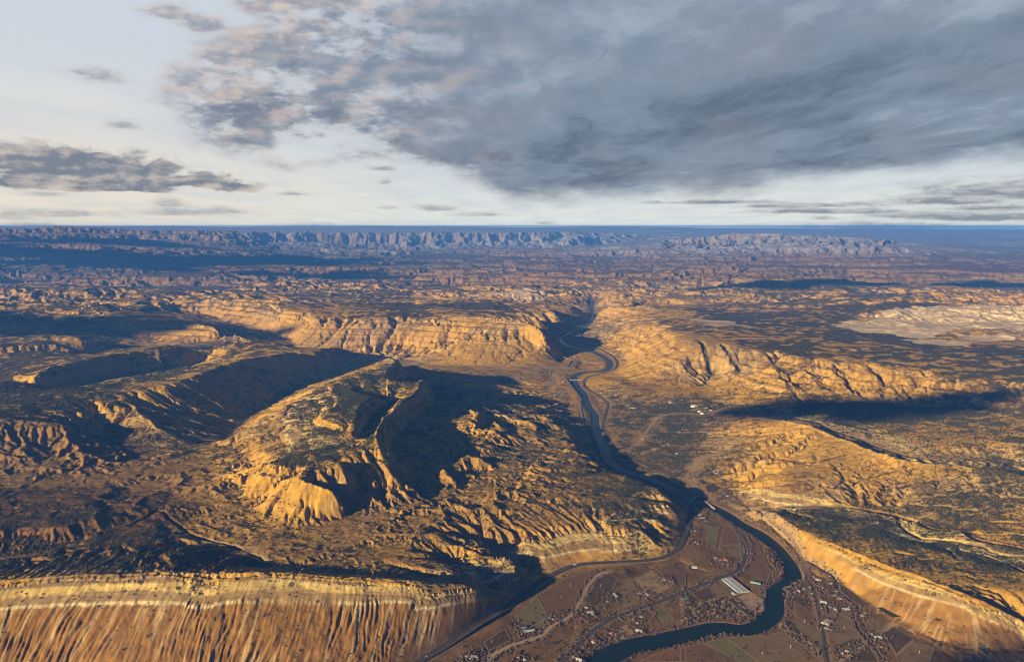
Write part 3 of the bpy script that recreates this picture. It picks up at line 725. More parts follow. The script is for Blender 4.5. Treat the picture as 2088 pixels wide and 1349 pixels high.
def dist_field(pts, maxd, nrow):
    """distance from every near vertex to a dense set of points (jump flooding on the grid)"""
    sx = np.full((nrow, NT), 1e9, f32); sy = np.full((nrow, NT), 1e9, f32); sk = np.full((nrow, NT), -1, np.int32)
    r = np.hypot(pts[:, 0], pts[:, 1])
    u = np.log(r); n = len(u_a)
    i = np.rint(np.where(u < U[n - 1], (u - U[0]) / 0.0015, n - 1 + (u - U[n - 1]) / 0.0026)).astype(int); j = np.rint((np.arctan2(pts[:, 0], pts[:, 1]) - TH0) / (TH[1] - TH[0])).astype(int)
    ok = (i >= 0) & (i < nrow) & (j >= 0) & (j < NT)
    sx[i[ok], j[ok]] = pts[ok, 0]; sy[i[ok], j[ok]] = pts[ok, 1]; sk[i[ok], j[ok]] = np.nonzero(ok)[0]
    x = X[:nrow]; y = Y[:nrow]
    best = (x - sx) ** 2 + (y - sy) ** 2
    for st in ((64, 32, 16, 8, 4, 2, 1, 1) if maxd > 500 else (32, 16, 8, 4, 2, 1, 1)):
        for di in (-st, 0, st):
            for dj in (-st, 0, st):
                if di == 0 and dj == 0: continue
                a0, a1 = max(0, -di), min(nrow, nrow - di); b0, b1 = max(0, -dj), min(NT, NT - dj)
                src = (slice(a0 + di, a1 + di), slice(b0 + dj, b1 + dj)); dst = (slice(a0, a1), slice(b0, b1))
                d2 = (x[dst] - sx[src]) ** 2 + (y[dst] - sy[src]) ** 2
                m = d2 < best[dst]
                for arr in (sx, sy, sk):
                    v = arr[dst]; v[m] = arr[src][m]
                bb = best[dst]; bb[m] = d2[m]
    d = np.full((NU, NT), 1e6, f32); d[:nrow] = np.sqrt(best)
    k = np.full((NU, NT), -1, np.int32); k[:nrow] = sk
    return d, k


NROW = int(np.searchsorted(U, math.log(16500.0)))
road_w = []
for nm, pts, hw, kd in ROADS:
    road_w.append(spline(W(pts), 9.0))
canal_w = spline(W(CANAL), 9.0)
# river half width per sample, by the sight row it was traced at
_rd = np.hypot(river_w[:, 0], river_w[:, 1])
_wy = np.array([at(1044, r_, 0)[1] for r_, _ in RIVW])
river_hw = np.interp(_rd, _wy[::-1], [w_ for _, w_ in RIVW][::-1])
D_RIV, K_RIV = dist_field(river_w, 400, NROW)
D_ROAD, K_ROAD = dist_field(np.concatenate(road_w + [canal_w]), 300, NROW)


rim_pts = []; rim_cap = []
for q, c_ in RIMS:
    w_ = spline(W(q), 14.0 if c_ < 65 else 60.0)
    w_[:, 2] = np.interp(np.linspace(0, 1, len(w_)), np.linspace(0, 1, len(w_)), w_[:, 2])
    rim_pts.append(w_); rim_cap.append(np.full(len(w_), c_))
rim_s = np.concatenate([np.concatenate([[0], np.cumsum(np.hypot(*np.diff(w_[:, :2], axis=0).T))]) + 90000.0 * i_ for i_, w_ in enumerate(rim_pts)])
rim_t = np.concatenate([np.gradient(w_[:, :2], axis=0) for w_ in rim_pts])
rim_pts = np.concatenate(rim_pts); rim_cap = np.concatenate(rim_cap)
NROW_B = len(u_a) + int((math.log(45000.0) - math.log(21000.0)) / 0.0026)


def uidx(r):
    u = np.log(r); n = len(u_a)
    return np.where(u < U[n - 1], (u - U[0]) / 0.0015, n - 1 + (u - U[n - 1]) / 0.0026)


def fine(F, x, y):
    """bilinear look-up in a field on the fine grid"""
    i = np.clip(uidx(np.hypot(x, y)), 0, NU - 1.001); j = np.clip((np.arctan2(x, y) - TH0) / (TH[1] - TH[0]), 0, NT - 1.001)
    i0 = i.astype(np.int32); j0 = j.astype(np.int32); fi = (i - i0).astype(f32); fj = (j - j0).astype(f32)
    return F[i0, j0] * (1 - fi) * (1 - fj) + F[i0 + 1, j0] * fi * (1 - fj) + F[i0, j0 + 1] * (1 - fi) * fj + F[i0 + 1, j0 + 1] * fi * fj


D_RIM, K_RIM = dist_field(rim_pts, 800, NROW_B)
_k = np.maximum(K_RIM, 0)
_cr = rim_t[_k, 0] * (Y - rim_pts[_k, 1]) - rim_t[_k, 1] * (X - rim_pts[_k, 0])
_tn = np.hypot(rim_t[_k, 0], rim_t[_k, 1])
A_RIM = (rim_s[_k] + (rim_t[_k, 0] * (X - rim_pts[_k, 0]) + rim_t[_k, 1] * (Y - rim_pts[_k, 1])) / _tn)
_fb = K_RIM < int((rim_s < 45000).sum()); A_RIM = np.where(_fb, X - 0.25 * Y, A_RIM)       # the near bluff runs straight across
S_RIM = np.where(_cr < 0, D_RIM, -D_RIM).astype(f32)           # positive below the rim
RZ = np.where(K_RIM >= 0, rim_pts[_k, 2], -1e4).astype(f32); RC = np.where(K_RIM >= 0, rim_cap[_k], 0).astype(f32)


def field(k):
    return bil(SF[k], X, Y, STH, SU)


def erode(x, y, gx, gy, wl):
    """stripes that run down the slope, one wavelength"""
    ln_ = np.sqrt(gx * gx + gy * gy) + 0.03
    dx = -gy / ln_; dy = gx / ln_
    px = x / wl; py = y / wl
    ix = np.floor(px); iy = np.floor(py)
    fx = (px - ix).astype(f32); fy = (py - iy).astype(f32)
    ix = ix.astype(np.int32); iy = iy.astype(np.int32)
    va = np.zeros(x.shape, f32); wt = np.zeros(x.shape, f32)
    for i in (-1, 0, 1):
        for j in (-1, 0, 1):
            h = _P[_P[(ix + i) & 255] + ((iy + j) & 255)]
            hx = _G[h, 0] * f32(.35); hy = _G[h, 1] * f32(.35)
            qx = fx - i - 0.5 - hx; qy = fy - j - 0.5 - hy
            w = np.exp(-(qx * qx + qy * qy) * 2.0)
            mag = (qx * dx + qy * dy) * f32(2 * PI) + h * f32(0.41)
            va += np.cos(mag) * w; wt += w
    return va / wt


def stream_erosion(h, wgt, steps=70):
    """running water: steepest-descent drainage on a coarser copy of the grid cuts branching valleys; returns the change in height"""
    nr = NROW; g = h[:nr:2, ::2].astype(np.float64).copy(); w = wgt[:nr:2, ::2].astype(np.float64)
    n, m = g.shape; N = n * m
    r = RR[:nr:2, 0].astype(np.float64)[:, None]
    cu = r * 0.003 * np.ones((1, m)); ct = r * float(DTH) * 2 * np.ones((1, m)); cd = np.hypot(cu, ct); cell = np.sqrt(cu * ct)
    rg = np.random.default_rng(5); g0 = g.copy(); g = g + rg.normal(0, 1, g.shape) * cell * 0.02 * (w > 0)
    nb = [(-1, 0, cu), (1, 0, cu), (0, -1, ct), (0, 1, ct), (-1, -1, cd), (-1, 1, cd), (1, -1, cd), (1, 1, cd)]
    ids = np.arange(N).reshape(n, m)
    for it in range(steps):
        p = np.pad(g, 1, 'edge'); pid = np.pad(ids, 1, 'edge')
        best = np.zeros((n, m)); rcv = np.full((n, m), N); low = np.full((n, m), 1e9); hr = g.copy()
        for di, dj, dist in nb:
            q = p[1 + di:1 + di + n, 1 + dj:1 + dj + m]
            sl = (g - q) / dist; b_ = sl > best
            best = np.where(b_, sl, best); rcv = np.where(b_, pid[1 + di:1 + di + n, 1 + dj:1 + dj + m], rcv); hr = np.where(b_, q, hr); low = np.minimum(low, q)
        pit = rcv == N
        A = np.append(np.ones(N), 0.0); R_ = np.append(rcv.reshape(-1), N)
        for k in range(9):
            c = np.bincount(R_, A, N + 1); c[N] = 0.0
            A = A + c; R_ = R_[R_]
        A = A[:N].reshape(n, m)
        cut = 0.030 * np.minimum(A, 1500.0) ** 0.42 * np.minimum(best, 1.0) * cell * w
        g = g - np.minimum(cut, 0.7 * (g - hr))
        g = np.where(pit & (w > 0), low + 0.003 * cell, g)
        # slopes too steep to stand creep down
        if it % 2 == 0:
            p = np.pad(g, 1, 'edge'); av = (p[:-2, 1:-1] + p[2:, 1:-1] + p[1:-1, :-2] + p[1:-1, 2:]) * 0.25
            g = g + (av - g) * np.where(best > 0.8, 0.35, 0.05) * (w > 0)
    d = (g - g0)
    out = np.zeros_like(h)
    ii = np.clip(np.arange(nr) / 2.0, 0, n - 1.001); jj = np.clip(np.arange(NT) / 2.0, 0, m - 1.001)
    i0 = ii.astype(int); j0 = jj.astype(int); fi = (ii - i0)[:, None]; fj = (jj - j0)[None]
    out[:nr] = (d[i0][:, j0] * (1 - fi) * (1 - fj) + d[i0 + 1][:, j0] * fi * (1 - fj) + d[i0][:, j0 + 1] * (1 - fi) * fj + d[i0 + 1][:, j0 + 1] * fi * fj)
    return out.astype(f32)


def build_height():
    near = np.minimum(D_RIV - 60, D_ROAD - 25)
    free = smooth(0, 70, near)                        # 0 on roads, river and their shoulders
    hill = np.exp(field(0)); hwl = np.exp(field(1)); gul = field(2); strat = field(4)
    gmod = (0.55 + 0.9 * smooth(-0.5, 0.5, fbm(X, Y, 500, 3, CELL, 0.5, seed=61.0))).astype(f32)
    # ragged rims: warp the lookup
    wamp = 0.22 + 0.28 * smooth(3000, 3600, RR) + 0.5 * smooth(3600, 9000, RR)
    wx = fbm(X, Y, 420, 5, CELL, 0.55, seed=1.0) * 34 * wamp + fbm(X, Y, 2600, 3, CELL, 0.5, seed=2.0) * 110 * smooth(13000, 26000, RR)
    wy = fbm(X, Y, 420, 5, CELL, 0.55, seed=5.0) * 34 * wamp + fbm(X, Y, 2600, 3, CELL, 0.5, seed=7.0) * 110 * smooth(13000, 26000, RR)
    h = bil(HC, X + wx * free, Y + wy * free)
    # hard caps under the rims: a cliff, then a second thin ledge
    sr = fine(S_RIM, X + wx * free, Y + wy * free)
    low = smooth(-0.3, 0.6, sr / CELL) * smooth(1.0, 0.6, D_RIM / (RC * 26 + 80)) * free
    q = RZ - h
    capn = RC * (1 + 0.35 * fbm(X, Y, 150, 3, CELL, 0.5, seed=21.0))
    drop = capn * smooth(-2, 2.0, q) * smooth(3.4, 1.2, q / np.maximum(RC, 1))
    drop += 0.45 * capn * smooth(2.55, 2.75, q / np.maximum(RC, 1)) * smooth(5.0, 3.0, q / np.maximum(RC, 1))
    h = h - np.where(RC > 0, drop * low, 0).astype(f32)
    base_s = box(h, 6)
    gx, gy = grad(base_s); slope = np.sqrt(gx * gx + gy * gy)
    # hills
    k = np.log2(hwl / 200.0)
    n1 = fbm(X, Y, 240, 5, CELL, 0.5, True, 3.0); n2 = fbm(X, Y, 700, 6, CELL, 0.5, True, 4.0); n3 = fbm(X * f32(.6), Y, 2300, 5, CELL, 0.40, True, 6.0)
    t1 = np.clip(1 - np.abs(np.log2(hwl / 240)) / 1.55, 0, 1); t2 = np.clip(1 - np.abs(np.log2(hwl / 700)) / 1.6, 0, 1); t3 = np.clip(np.log2(hwl / 700) / 1.7, 0, 1)
    t1 = np.where(hwl < 240, 1, t1); ts = t1 + t2 + t3 + 1e-3
    n1 = n1 * (0.45 + 0.9 * smooth(-0.3, 0.5, fbm(X, Y, 700, 3, CELL, 0.5, seed=71.0)))
    hills = (n1 * t1 + n2 * t2 + n3 * t3) / ts
    h = h + hills * hill * (0.55 + 0.35 * smooth(8000, 13000, RR)) * free * (1 - smooth(17000, 24000, RR) * 0.85 * smooth(0.10, 0.03, slope))
    gx, gy = grad(box(h, 3)); slope = np.maximum(slope, 0.85 * np.sqrt(gx * gx + gy * gy))
    # low mesas of the far plateau country
    mz = smooth(10500, 13000, RR) * smooth(37000, 30000, RR) * smooth(0.12, 0.05, slope) * free
    fm = fbm(X * f32(.42), Y, 1900, 5, CELL, 0.46, seed=91.0)
    h = h + mz * (70 * smooth(0.05, 0.16, fm) + 60 * smooth(0.33, 0.42, fm) - 55 * smooth(-0.12, -0.22, fm) - 30)
    gx, gy = grad(box(h, 2)); slope = np.maximum(slope, mz * 0.9 * np.sqrt(gx * gx + gy * gy))
    # bedding: hard and soft layers turn slopes into ledges
    dipz = fbm(X, Y, 3000, 2, CELL, 0.5, seed=9.0) * 25
    s_ = np.clip(strat, 0, 1) * free * smooth(0.10, 0.30, slope)
    frac = (RZ - h) / np.maximum(RZ - 95, 60); big = (RC >= 20) * (RC < 60) * smooth(-20, 60, sr)
    s_ = s_ * (1 - big * smooth(0.45, 0.66, frac))
    far = smooth(12000, 26000, RR)
    for T, a in ((64.0, 0.68), (30.0, 0.6)):
        Tt = T * (1 + 2.2 * far)
        q = (h + dipz) / Tt; fl = np.floor(q); fr = q - fl
        st = (fl + smooth(0.18, 0.82, fr) * 0.75 + smooth(0.38, 0.62, fr) * 0.25) * Tt - dipz
        h = h + (st - h) * a * s_ * smooth(1.5, 2.8, Tt / CELL)
    face0 = (RC > 0) * (RC < 20) * smooth(-10, 30, sr) * smooth(420, 330, D_RIM) * smooth(5000, 4600, RR)
    cliff0 = (RC >= 20) * (RC < 60) * smooth(-30, 40, sr)
    flat = smooth(0.9, 2.5, hill)
    wst = free * flat * (1 - 0.97 * face0) * (1 - 0.62 * cliff0) * (0.30 + 0.75 * np.clip(gul, 0, 1.1)) * (1 - 0.45 * np.clip(strat, 0, 1)) * smooth(16400, 14500, RR)
    dst = stream_erosion(h, wst)
    h = h + dst
    for T, a in ((52.0, 0.55), (26.0, 0.5)):          # ledges crop out again in the cut slopes
        gx, gy = grad(box(h, 2)); s2 = np.clip(strat, 0, 1) * free * smooth(0.18, 0.40, np.sqrt(gx * gx + gy * gy)) * (1 - big * smooth(0.45, 0.66, frac))
        q = (h + dipz) / T; fl = np.floor(q); fr = q - fl
        h = h + ((fl + smooth(0.22, 0.78, fr)) * T - dipz - h) * a * s2 * smooth(1.3, 2.6, T / CELL)
    big0 = (RC >= 20) * (RC < 60) * smooth(-20, 60, sr)
    # gullies down the slopes, from wide to narrow
    for wl in (1900, 950, 480, 240, 120, 60, 30, 15):
        wgt = lod(wl, CELL * 0.8) * np.clip(gul, 0, 1.2) * free * gmod * (1 - 0.6 * big0) * (1 - 0.55 * np.clip(strat, 0, 1) * smooth(20000, 12000, RR))
        if wl > 300: wgt = wgt * smooth(9000, 19000, RR)
        if wl > 150 and wl <= 300: wgt = wgt * (0.5 + .5 * smooth(5000, 9000, RR))
        rows = np.nonzero((wgt > 0.02).any(axis=1))[0]
        if len(rows) == 0: continue
        a, b_ = rows[0], rows[-1] + 1
        gx, gy = grad(box(h, 2))
        sl = np.sqrt(gx * gx + gy * gy)
        amp = wl * 0.125 * (0.72 * smooth(0.06, 0.55, sl) + 0.28 * smooth(0.015, 0.12, sl)) * wgt
        face = smooth(4200, 3000, RR) * smooth(0.16, 0.34, slope)          # the near bluff is combed by fine rills only
        amp = amp * (1 - 0.94 * face)
        amp = amp * (1 - 0.55 * smooth(0.8, 1.5, sl))
        e = erode(X[a:b_] + 3.7 * wl + 0.14 * wl * n1[a:b_], Y[a:b_] + 0.14 * wl * n2[a:b_], gx[a:b_], gy[a:b_], float(wl))
        e = 1.0 - 1.7 * np.abs(e) ** 0.8
        h[a:b_] -= e * amp[a:b_] * 0.75
    # rills run straight down the faces under the rims
    al = fine(A_RIM, X + wx * free, Y + wy * free); dd = np.abs(sr)
    w0 = np.where(RC >= 65, 900.0, np.where(RC >= 20, 130.0, 34.0)).astype(f32)
    al = al + 0.5 * w0 * fbm(X, Y, 300, 3, CELL, 0.5, seed=81.0) - 0.22 * dd * (RC < 20)
    rill = np.zeros_like(h)
    fineface = np.where((RC < 20), 1.0, 0.0).astype(f32)
    for f_, a_, b_ in ((1.0, 0.55, 0.26), (0.46, 0.62, 0.62), (0.21, 0.6, 0.8)):
        w_ = w0 * f_
        r_ = perlin((al / w_) % 4096.0, dd / (w_ * 9.0) + 5.0 * f_)
        rill += (np.abs(r_) * 2.2 - 0.7) * (a_ + (b_ - a_) * fineface) * w_ * np.clip(w_ / (2.2 * CELL) - 0.5, 0, 1)
    reach = smooth(1.0, 2.2, (RZ - h) / np.maximum(RC, 1)) * smooth(0.18, 0.42, slope) * (RC > 0) * smooth(-0.3, 0.6, sr / CELL) * smooth(700, 400, np.where(RC >= 65, 0, D_RIM))
    reach = reach * (1 - big * (1 - smooth(0.3, 0.6, frac)) * 0.8)
    reach = reach * (1 - 0.75 * ((RC < 20) & (RC > 12.5)) * smooth(5.0, 3.6, (RZ - h) / np.maximum(RC, 1)))
    rmod = 0.5 + 0.9 * smooth(-0.4, 0.5, fbm(X, Y, 260, 3, CELL, 0.5, seed=83.0))
    h += 0.17 * rill * reach * rmod * free * np.where(RC < 12.5, 0.5, np.where((RC < 20) & (RR < 3400), 1.3 + 0.75 * smooth(-350, -950, X), 1.0))
    RILL = rill / w0 * reach
    h += reach * (RR < 3600) * fbm(X, Y, 22, 2, CELL * 0.7, 0.6, seed=97.0) * 1.1 * free
    # small roughness everywhere
    h += fbm(X, Y, 60, 4, CELL, 0.55, seed=11.0) * 1.6 * free * np.clip(hill / 6, 0.15, 1.4)
    # river bed and road beds
    hw = np.where(K_RIV >= 0, river_hw[np.maximum(K_RIV, 0)], 0).astype(f32); rz = river_w[np.maximum(K_RIV, 0), 2].astype(f32)
    t = smooth(0, 26, D_RIV - hw + 3)
    bed = rz - 5 + 8.0 * smooth(-4, 14, D_RIV - hw)
    h = np.where((K_RIV >= 0) & (D_RIV < hw + 60), bed + (np.maximum(h, rz + 1.6) - bed) * t, h)
    return h, slope, strat, gul, hill, free, (RZ - h), low, dipz, RILL, dst


H, SLOPE, STRAT, GUL, HILL, FREE, QRIM, LOWSIDE, DIPZ, RILL, STREAM = build_height()

RAVINES = [  # depth, half width, line
    (9, 9, [(1551, 930), (1603, 937), (1658, 942), (1723, 925)]), (9, 9, [(1854, 1028), (1900, 1031), (1947, 1033)]), (10, 10, [(1957, 1040), (2009, 1038), (2043, 1021), (2088, 1004), (2130, 990)]), (9, 9, [(2019, 1064), (2088, 1066), (2150, 1070)]), (9, 9, [(1978, 1086), (2026, 1091), (2088, 1093), (2150, 1098)]),
    (26, 22, [(1827, 1051), (1856, 1061), (1899, 1073), (1959, 1081), (1995, 1097), (2088, 1114), (2180, 1130)]), (14, 12, [(1830, 1056), (1840, 1075), (1873, 1095), (1892, 1098), (1947, 1103), (1995, 1112), (2031, 1127), (2088, 1135), (2180, 1150)]),
    (10, 20, [(1640, 855), (1668, 861), (1699, 878), (1747, 893), (1791, 911), (1851, 929), (1935, 939), (2043, 946), (2088, 959), (2180, 985)]), (12, 12, [(1500, 1030), (1540, 1034), (1588, 1034), (1640, 1032), (1684, 1031), (1756, 1038), (1827, 1051)]),
    (12, 9, [(1827, 1127), (1863, 1131), (1875, 1140), (1897, 1139)]), (8, 8, [(1930, 1119), (1952, 1139)]), (9, 8, [(1961, 1122), (2043, 1146), (2088, 1165), (2160, 1190)]),
    (20, 16, [(1588, 755), (1610, 785), (1636, 819)]), (18, 15, [(1787, 762), (1812, 785), (1842, 810)]), (34, 24, [(1474, 702), (1490, 725), (1507, 753)]), (34, 24, [(1429, 695), (1442, 725), (1455, 758)]), (22, 16, [(1700, 742), (1722, 768), (1740, 800)]), (12, 14, [(1500, 836), (1560, 840), (1620, 848)]),
    (8, 9, [(1590, 905), (1640, 915), (1690, 900)]), (8, 9, [(1740, 985), (1790, 970), (1850, 950)]), (8, 9, [(1780, 1005), (1850, 990), (1930, 975)]), (7, 8, [(1700, 1000), (1720, 975), (1700, 950)]), (8, 9, [(1870, 1015), (1950, 1005), (2020, 990), (2088, 975)]),
    (12, 10, [(320, 1040), (285, 1060), (230, 1082), (150, 1108), (60, 1132), (-40, 1145)]), (12, 10, [(330, 1042), (392, 1090), (470, 1112), (545, 1146)])]


def carve():
    global H
    P_, dep, hw_ = [], [], []
    for d_, w_, ln_ in RAVINES:
        q = spline([hit0(*p) for p in ln_], 8.0)
        P_.append(q); dep.append(np.full(len(q), d_)); hw_.append(np.full(len(q), w_))
    P_ = np.concatenate(P_); dep = np.concatenate(dep); hw_ = np.concatenate(hw_)
    dd, kk = dist_field(P_, 300, NROW)
    k0 = np.maximum(kk, 0)
    wob = fbm(X, Y, 90, 4, CELL, 0.55, seed=95.0)
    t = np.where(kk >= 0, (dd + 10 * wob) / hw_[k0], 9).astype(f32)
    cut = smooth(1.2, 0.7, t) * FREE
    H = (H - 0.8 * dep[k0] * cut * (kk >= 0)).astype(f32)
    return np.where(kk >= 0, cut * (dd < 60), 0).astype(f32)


def hit0(px, py):
    d = ray(px, py); t = np.geomspace(1500, 60000, 2500)
    gz = CAMZ + d[2] * t; g = fine(H, d[0] * t, d[1] * t)
    k = max(1, int(np.argmax(gz < g)))
    return d[0] * t[k], d[1] * t[k], float(g[k])


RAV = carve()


def hz(x, y):
    """height of the ground mesh at a point"""
    x = np.asarray(x, float); y = np.asarray(y, float)
    i = uidx(np.hypot(x, y))
    j = (np.arctan2(x, y) - TH0) / (TH[1] - TH[0])
    i = np.clip(i, 0, NU - 1.001); j = np.clip(j, 0, NT - 1.001)
    i0 = i.astype(int); j0 = j.astype(int); fi = i - i0; fj = j - j0
    return H[i0, j0] * (1 - fi) * (1 - fj) + H[i0 + 1, j0] * fi * (1 - fj) + H[i0, j0 + 1] * (1 - fi) * fj + H[i0 + 1, j0 + 1] * fi * fj


def hit(px, py):
    """where a sight line of the photograph meets the finished ground"""
    d = ray(px, py); t = np.geomspace(1500, 100000, 2500)
    gz = CAMZ + d[2] * t; g = hz(d[0] * t, d[1] * t)
    k = int(np.argmax(gz < g))
    if k == 0: return d[0] * t[-1], d[1] * t[-1], g[-1]
    a0 = gz[k - 1] - g[k - 1]; a1 = gz[k] - g[k]
    s = t[k - 1] + (t[k] - t[k - 1]) * a0 / (a0 - a1)
    x, y = d[0] * s, d[1] * s
    return x, y, float(hz(x, y))

# ------------------------------------------------------------------ land cover
def inpoly(x, y, poly):
    c = np.zeros(x.shape, bool); n = len(poly)
    for a in range(n):
        x0, y0 = poly[a]; x1, y1 = poly[(a + 1) % n]
        if y0 == y1: continue
        c ^= ((y0 > y) != (y1 > y)) & (x < (x1 - x0) * (y - y0) / (y1 - y0) + x0)
    return c


def cover(pix, wob=0.012):
    """ground polygon under a traced outline, with a ragged edge"""
    poly = [hit(*p)[:2] for p in pix]
    P_ = np.array(poly); lo = P_.min(0); hi = P_.max(0); pad = np.hypot(*P_.mean(0)) * wob * 3
    m = np.zeros(X.shape, f32)
    sel = (X > lo[0] - pad) & (X < hi[0] + pad) & (Y > lo[1] - pad) & (Y < hi[1] + pad)
    xs, ys = X[sel], Y[sel]; r = np.hypot(*P_.mean(0))
    wl = r * wob * 3
    nx = fbm(xs, ys, wl, 5, CELL[sel], 0.6, seed=31.0) * r * wob; ny = fbm(xs, ys, wl, 5, CELL[sel], 0.6, seed=33.0) * r * wob
    m[sel] = inpoly(xs + nx, ys + ny, poly)
    return m


def land_colour():
    gx, gy = grad(H); sl = np.sqrt(gx * gx + gy * gy)
    veg = np.clip(field(3), 0, 1)
    n_big = fbm(X, Y, 900, 5, CELL, 0.55, seed=41.0); n_mid = fbm(X, Y, 130, 5, CELL, 0.6, seed=43.0); n_far = fbm(X, Y, 5000, 6, CELL, 0.6, seed=45.0)
    far = smooth(11000, 24000, RR) * np.ones_like(X)

    def C(r, g, b): return np.array([r, g, b], f32)
    gold, brown, shale, pale, orange, dark = C(.47, .272, .045), C(.235, .122, .026), C(.34, .25, .12), C(.58, .44, .20), C(.44, .20, .05), C(.028, .027, .012)

    def lay(col, m, c): return col + (c - col) * np.clip(m, 0, 1)[..., None]
    col = np.broadcast_to(gold, X.shape + (3,)).copy()
    col = lay(col, 0.75 * smooth(-0.1, 0.55, n_mid * 0.6 + n_big), brown)
    col = lay(col, 0.5 * smooth(0.15, 0.6, n_big - 0.3 * n_mid), shale)
    # bedding stripes on the layered cliffs
    zz = H + DIPZ + fbm(X, Y, 200, 3, CELL, 0.5, seed=47.0) * 4
    rock = np.clip(STRAT, 0, 1) * smooth(0.12, 0.4, sl)
    T = 23.0 * (1 + 2.0 * far)
    b1 = 0.5 + 0.5 * np.sin(zz / T * 2 * PI); b2 = 0.5 + 0.5 * np.sin(zz / (T * 2.78) * 2 * PI + 1.3); b3 = 0.5 + 0.5 * np.sin(zz / (T * 0.37) * 2 * PI)
    col = lay(col, rock * 0.75 * smooth(0.55, 0.9, b1 * 0.6 + b2 * 0.4), pale)
    col = lay(col, rock * 0.6 * smooth(0.6, 0.85, 1 - (b1 * 0.5 + b3 * 0.5)), brown * 0.8)
    col = lay(col, rock * 0.45 * smooth(0.75, 0.95, b2), orange)
    # caps
    qn = QRIM / np.maximum(RC, 1)
    capm = LOWSIDE * (RC > 0) * smooth(-0.15, 0.05, qn) * smooth(1.5, 1.15, qn) * (RC < 65)
    col = lay(col, capm * 0.85, orange * 0.62 + pale * 0.38)
    col = lay(col, capm * 0.8 * smooth(0.2, 0.8, qn + 0.25 * n_mid), C(.64, .47, .17))
    small = LOWSIDE * (RC > 0) * (RC < 20)
    wv = qn + 0.12 * n_mid
    col = lay(col, small * smooth(0.9, 1.2, wv) * smooth(5.4, 4.9, wv) * 0.8, C(.30, .205, .10))
    col = lay(col, small * smooth(0.62, 0.40, np.abs(wv - 2.5)) * 0.95, C(.62, .45, .15))
    col = lay(col, small * smooth(0.32, 0.16, np.abs(wv - 4.6)) * smooth(-0.5, 0.0, n_big + 0.25 * n_mid + .15) * 0.9, C(.62, .50, .26))
    # shale streaks run down the gullied faces
    streak = perlin(((A_RIM - 0.22 * D_RIM) / 19.0) % 4096.0, D_RIM / 260.0) + 0.6 * perlin(((A_RIM - 0.22 * D_RIM) / 8.0) % 4096.0, D_RIM / 140.0)
    under = (RC > 0) * (RC < 30) * smooth(4.7, 5.3, qn) * smooth(500, 330, D_RIM) * (S_RIM > 0)
    col = lay(col, under * 0.9 * (RR < 3400), C(.23, .115, .030))
    col = lay(col, under * 0.4 * (RR >= 3400), brown * 1.4)
    col = lay(col, under * smooth(0.15, 0.6, streak) * np.where(RR < 3300, 0.75, 0.5), C(.40, .29, .14))
    # traced covers
    farm = cover([(840, 1360), (1022, 1257), (1125, 1180), (1240, 1153), (1360, 1142), (1400, 1100), (1415, 1060), (1440, 1042), (1500, 1062), (1590, 1118), (1640, 1155), (1700, 1195), (1780, 1245), (1880, 1300), (1950, 1345), (1960, 1400), (840, 1400)], 0.002)
    col = lay(col, farm * 0.9, C(.155, .090, .030) * (1 + 0.5 * n_mid[..., None]))
    upvalley = cover([(1180, 860), (1250, 800), (1330, 830), (1420, 800), (1520, 840), (1450, 880), (1400, 930), (1420, 990), (1340, 965), (1280, 945), (1240, 900)], 0.004)
    col = lay(col, upvalley * 0.6, C(.22, .14, .08)); veg = veg + upvalley * 0.15
    for pg in ([(1768, 650), (1790, 638), (1850, 628), (1960, 624), (2088, 620), (2200, 622), (2200, 676), (2088, 676), (2020, 668), (1940, 672), (1890, 692), (1840, 688), (1800, 668)],
               [(1696, 664), (1735, 653), (1822, 662), (1815, 680), (1760, 679)], [(1838, 692), (1900, 692), (1985, 697), (1975, 705), (1870, 701)], [(1955, 682), (2088, 681), (2070, 691), (1970, 694)],
               [(1400, 500), (1480, 490), (1520, 505), (1460, 520), (1390, 522)]):
        m = cover(pg, 0.006)
        col = lay(col, m * 0.9, C(.56, .43, .25) * (1 + 0.35 * n_mid[..., None])); veg = veg * (1 - 0.9 * m)
    for pg in ([(385, 1084), (402, 1091), (470, 1107), (528, 1117), (552, 1140), (548, 1153), (530, 1140), (515, 1126), (465, 1115), (393, 1097)],):
        m = cover(pg, 0.003); col = lay(col, m * 0.8, C(.55, .48, .38)) if False else lay(col, m * 0.45, C(.60, .54, .44)); veg = veg * (1 - m)
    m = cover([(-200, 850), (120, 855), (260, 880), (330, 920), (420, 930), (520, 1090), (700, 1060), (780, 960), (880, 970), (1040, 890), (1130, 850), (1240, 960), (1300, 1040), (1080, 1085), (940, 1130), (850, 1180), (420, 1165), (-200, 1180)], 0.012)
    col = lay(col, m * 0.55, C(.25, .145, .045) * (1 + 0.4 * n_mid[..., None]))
    m = cover([(-200, 860), (120, 865), (260, 890), (400, 950), (330, 1040), (100, 1080), (-200, 1080)], 0.012); col = lay(col, m * 0.5, C(.15, .085, .034))  # grey-brown ground, toned down to imitate grazing light
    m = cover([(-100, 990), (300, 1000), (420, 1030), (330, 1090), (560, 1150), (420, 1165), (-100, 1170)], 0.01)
    col = lay(col, m * 0.75, C(.15, .072, .026)); veg = veg + 0.2 * m  # red-brown ground, with the shade behind the bluff put into its colour
    redm = cover([(1535, 985), (1604, 991), (1645, 990), (1643, 999), (1600, 1001), (1545, 998)], 0.001) + cover([(1960, 1200), (2020, 1222), (2100, 1258), (2100, 1275), (2020, 1240), (1962, 1213)], 0.001)
    col = lay(col, redm * 0.6 * smooth(-0.5, 0.3, n_mid), C(.42, .19, .055))
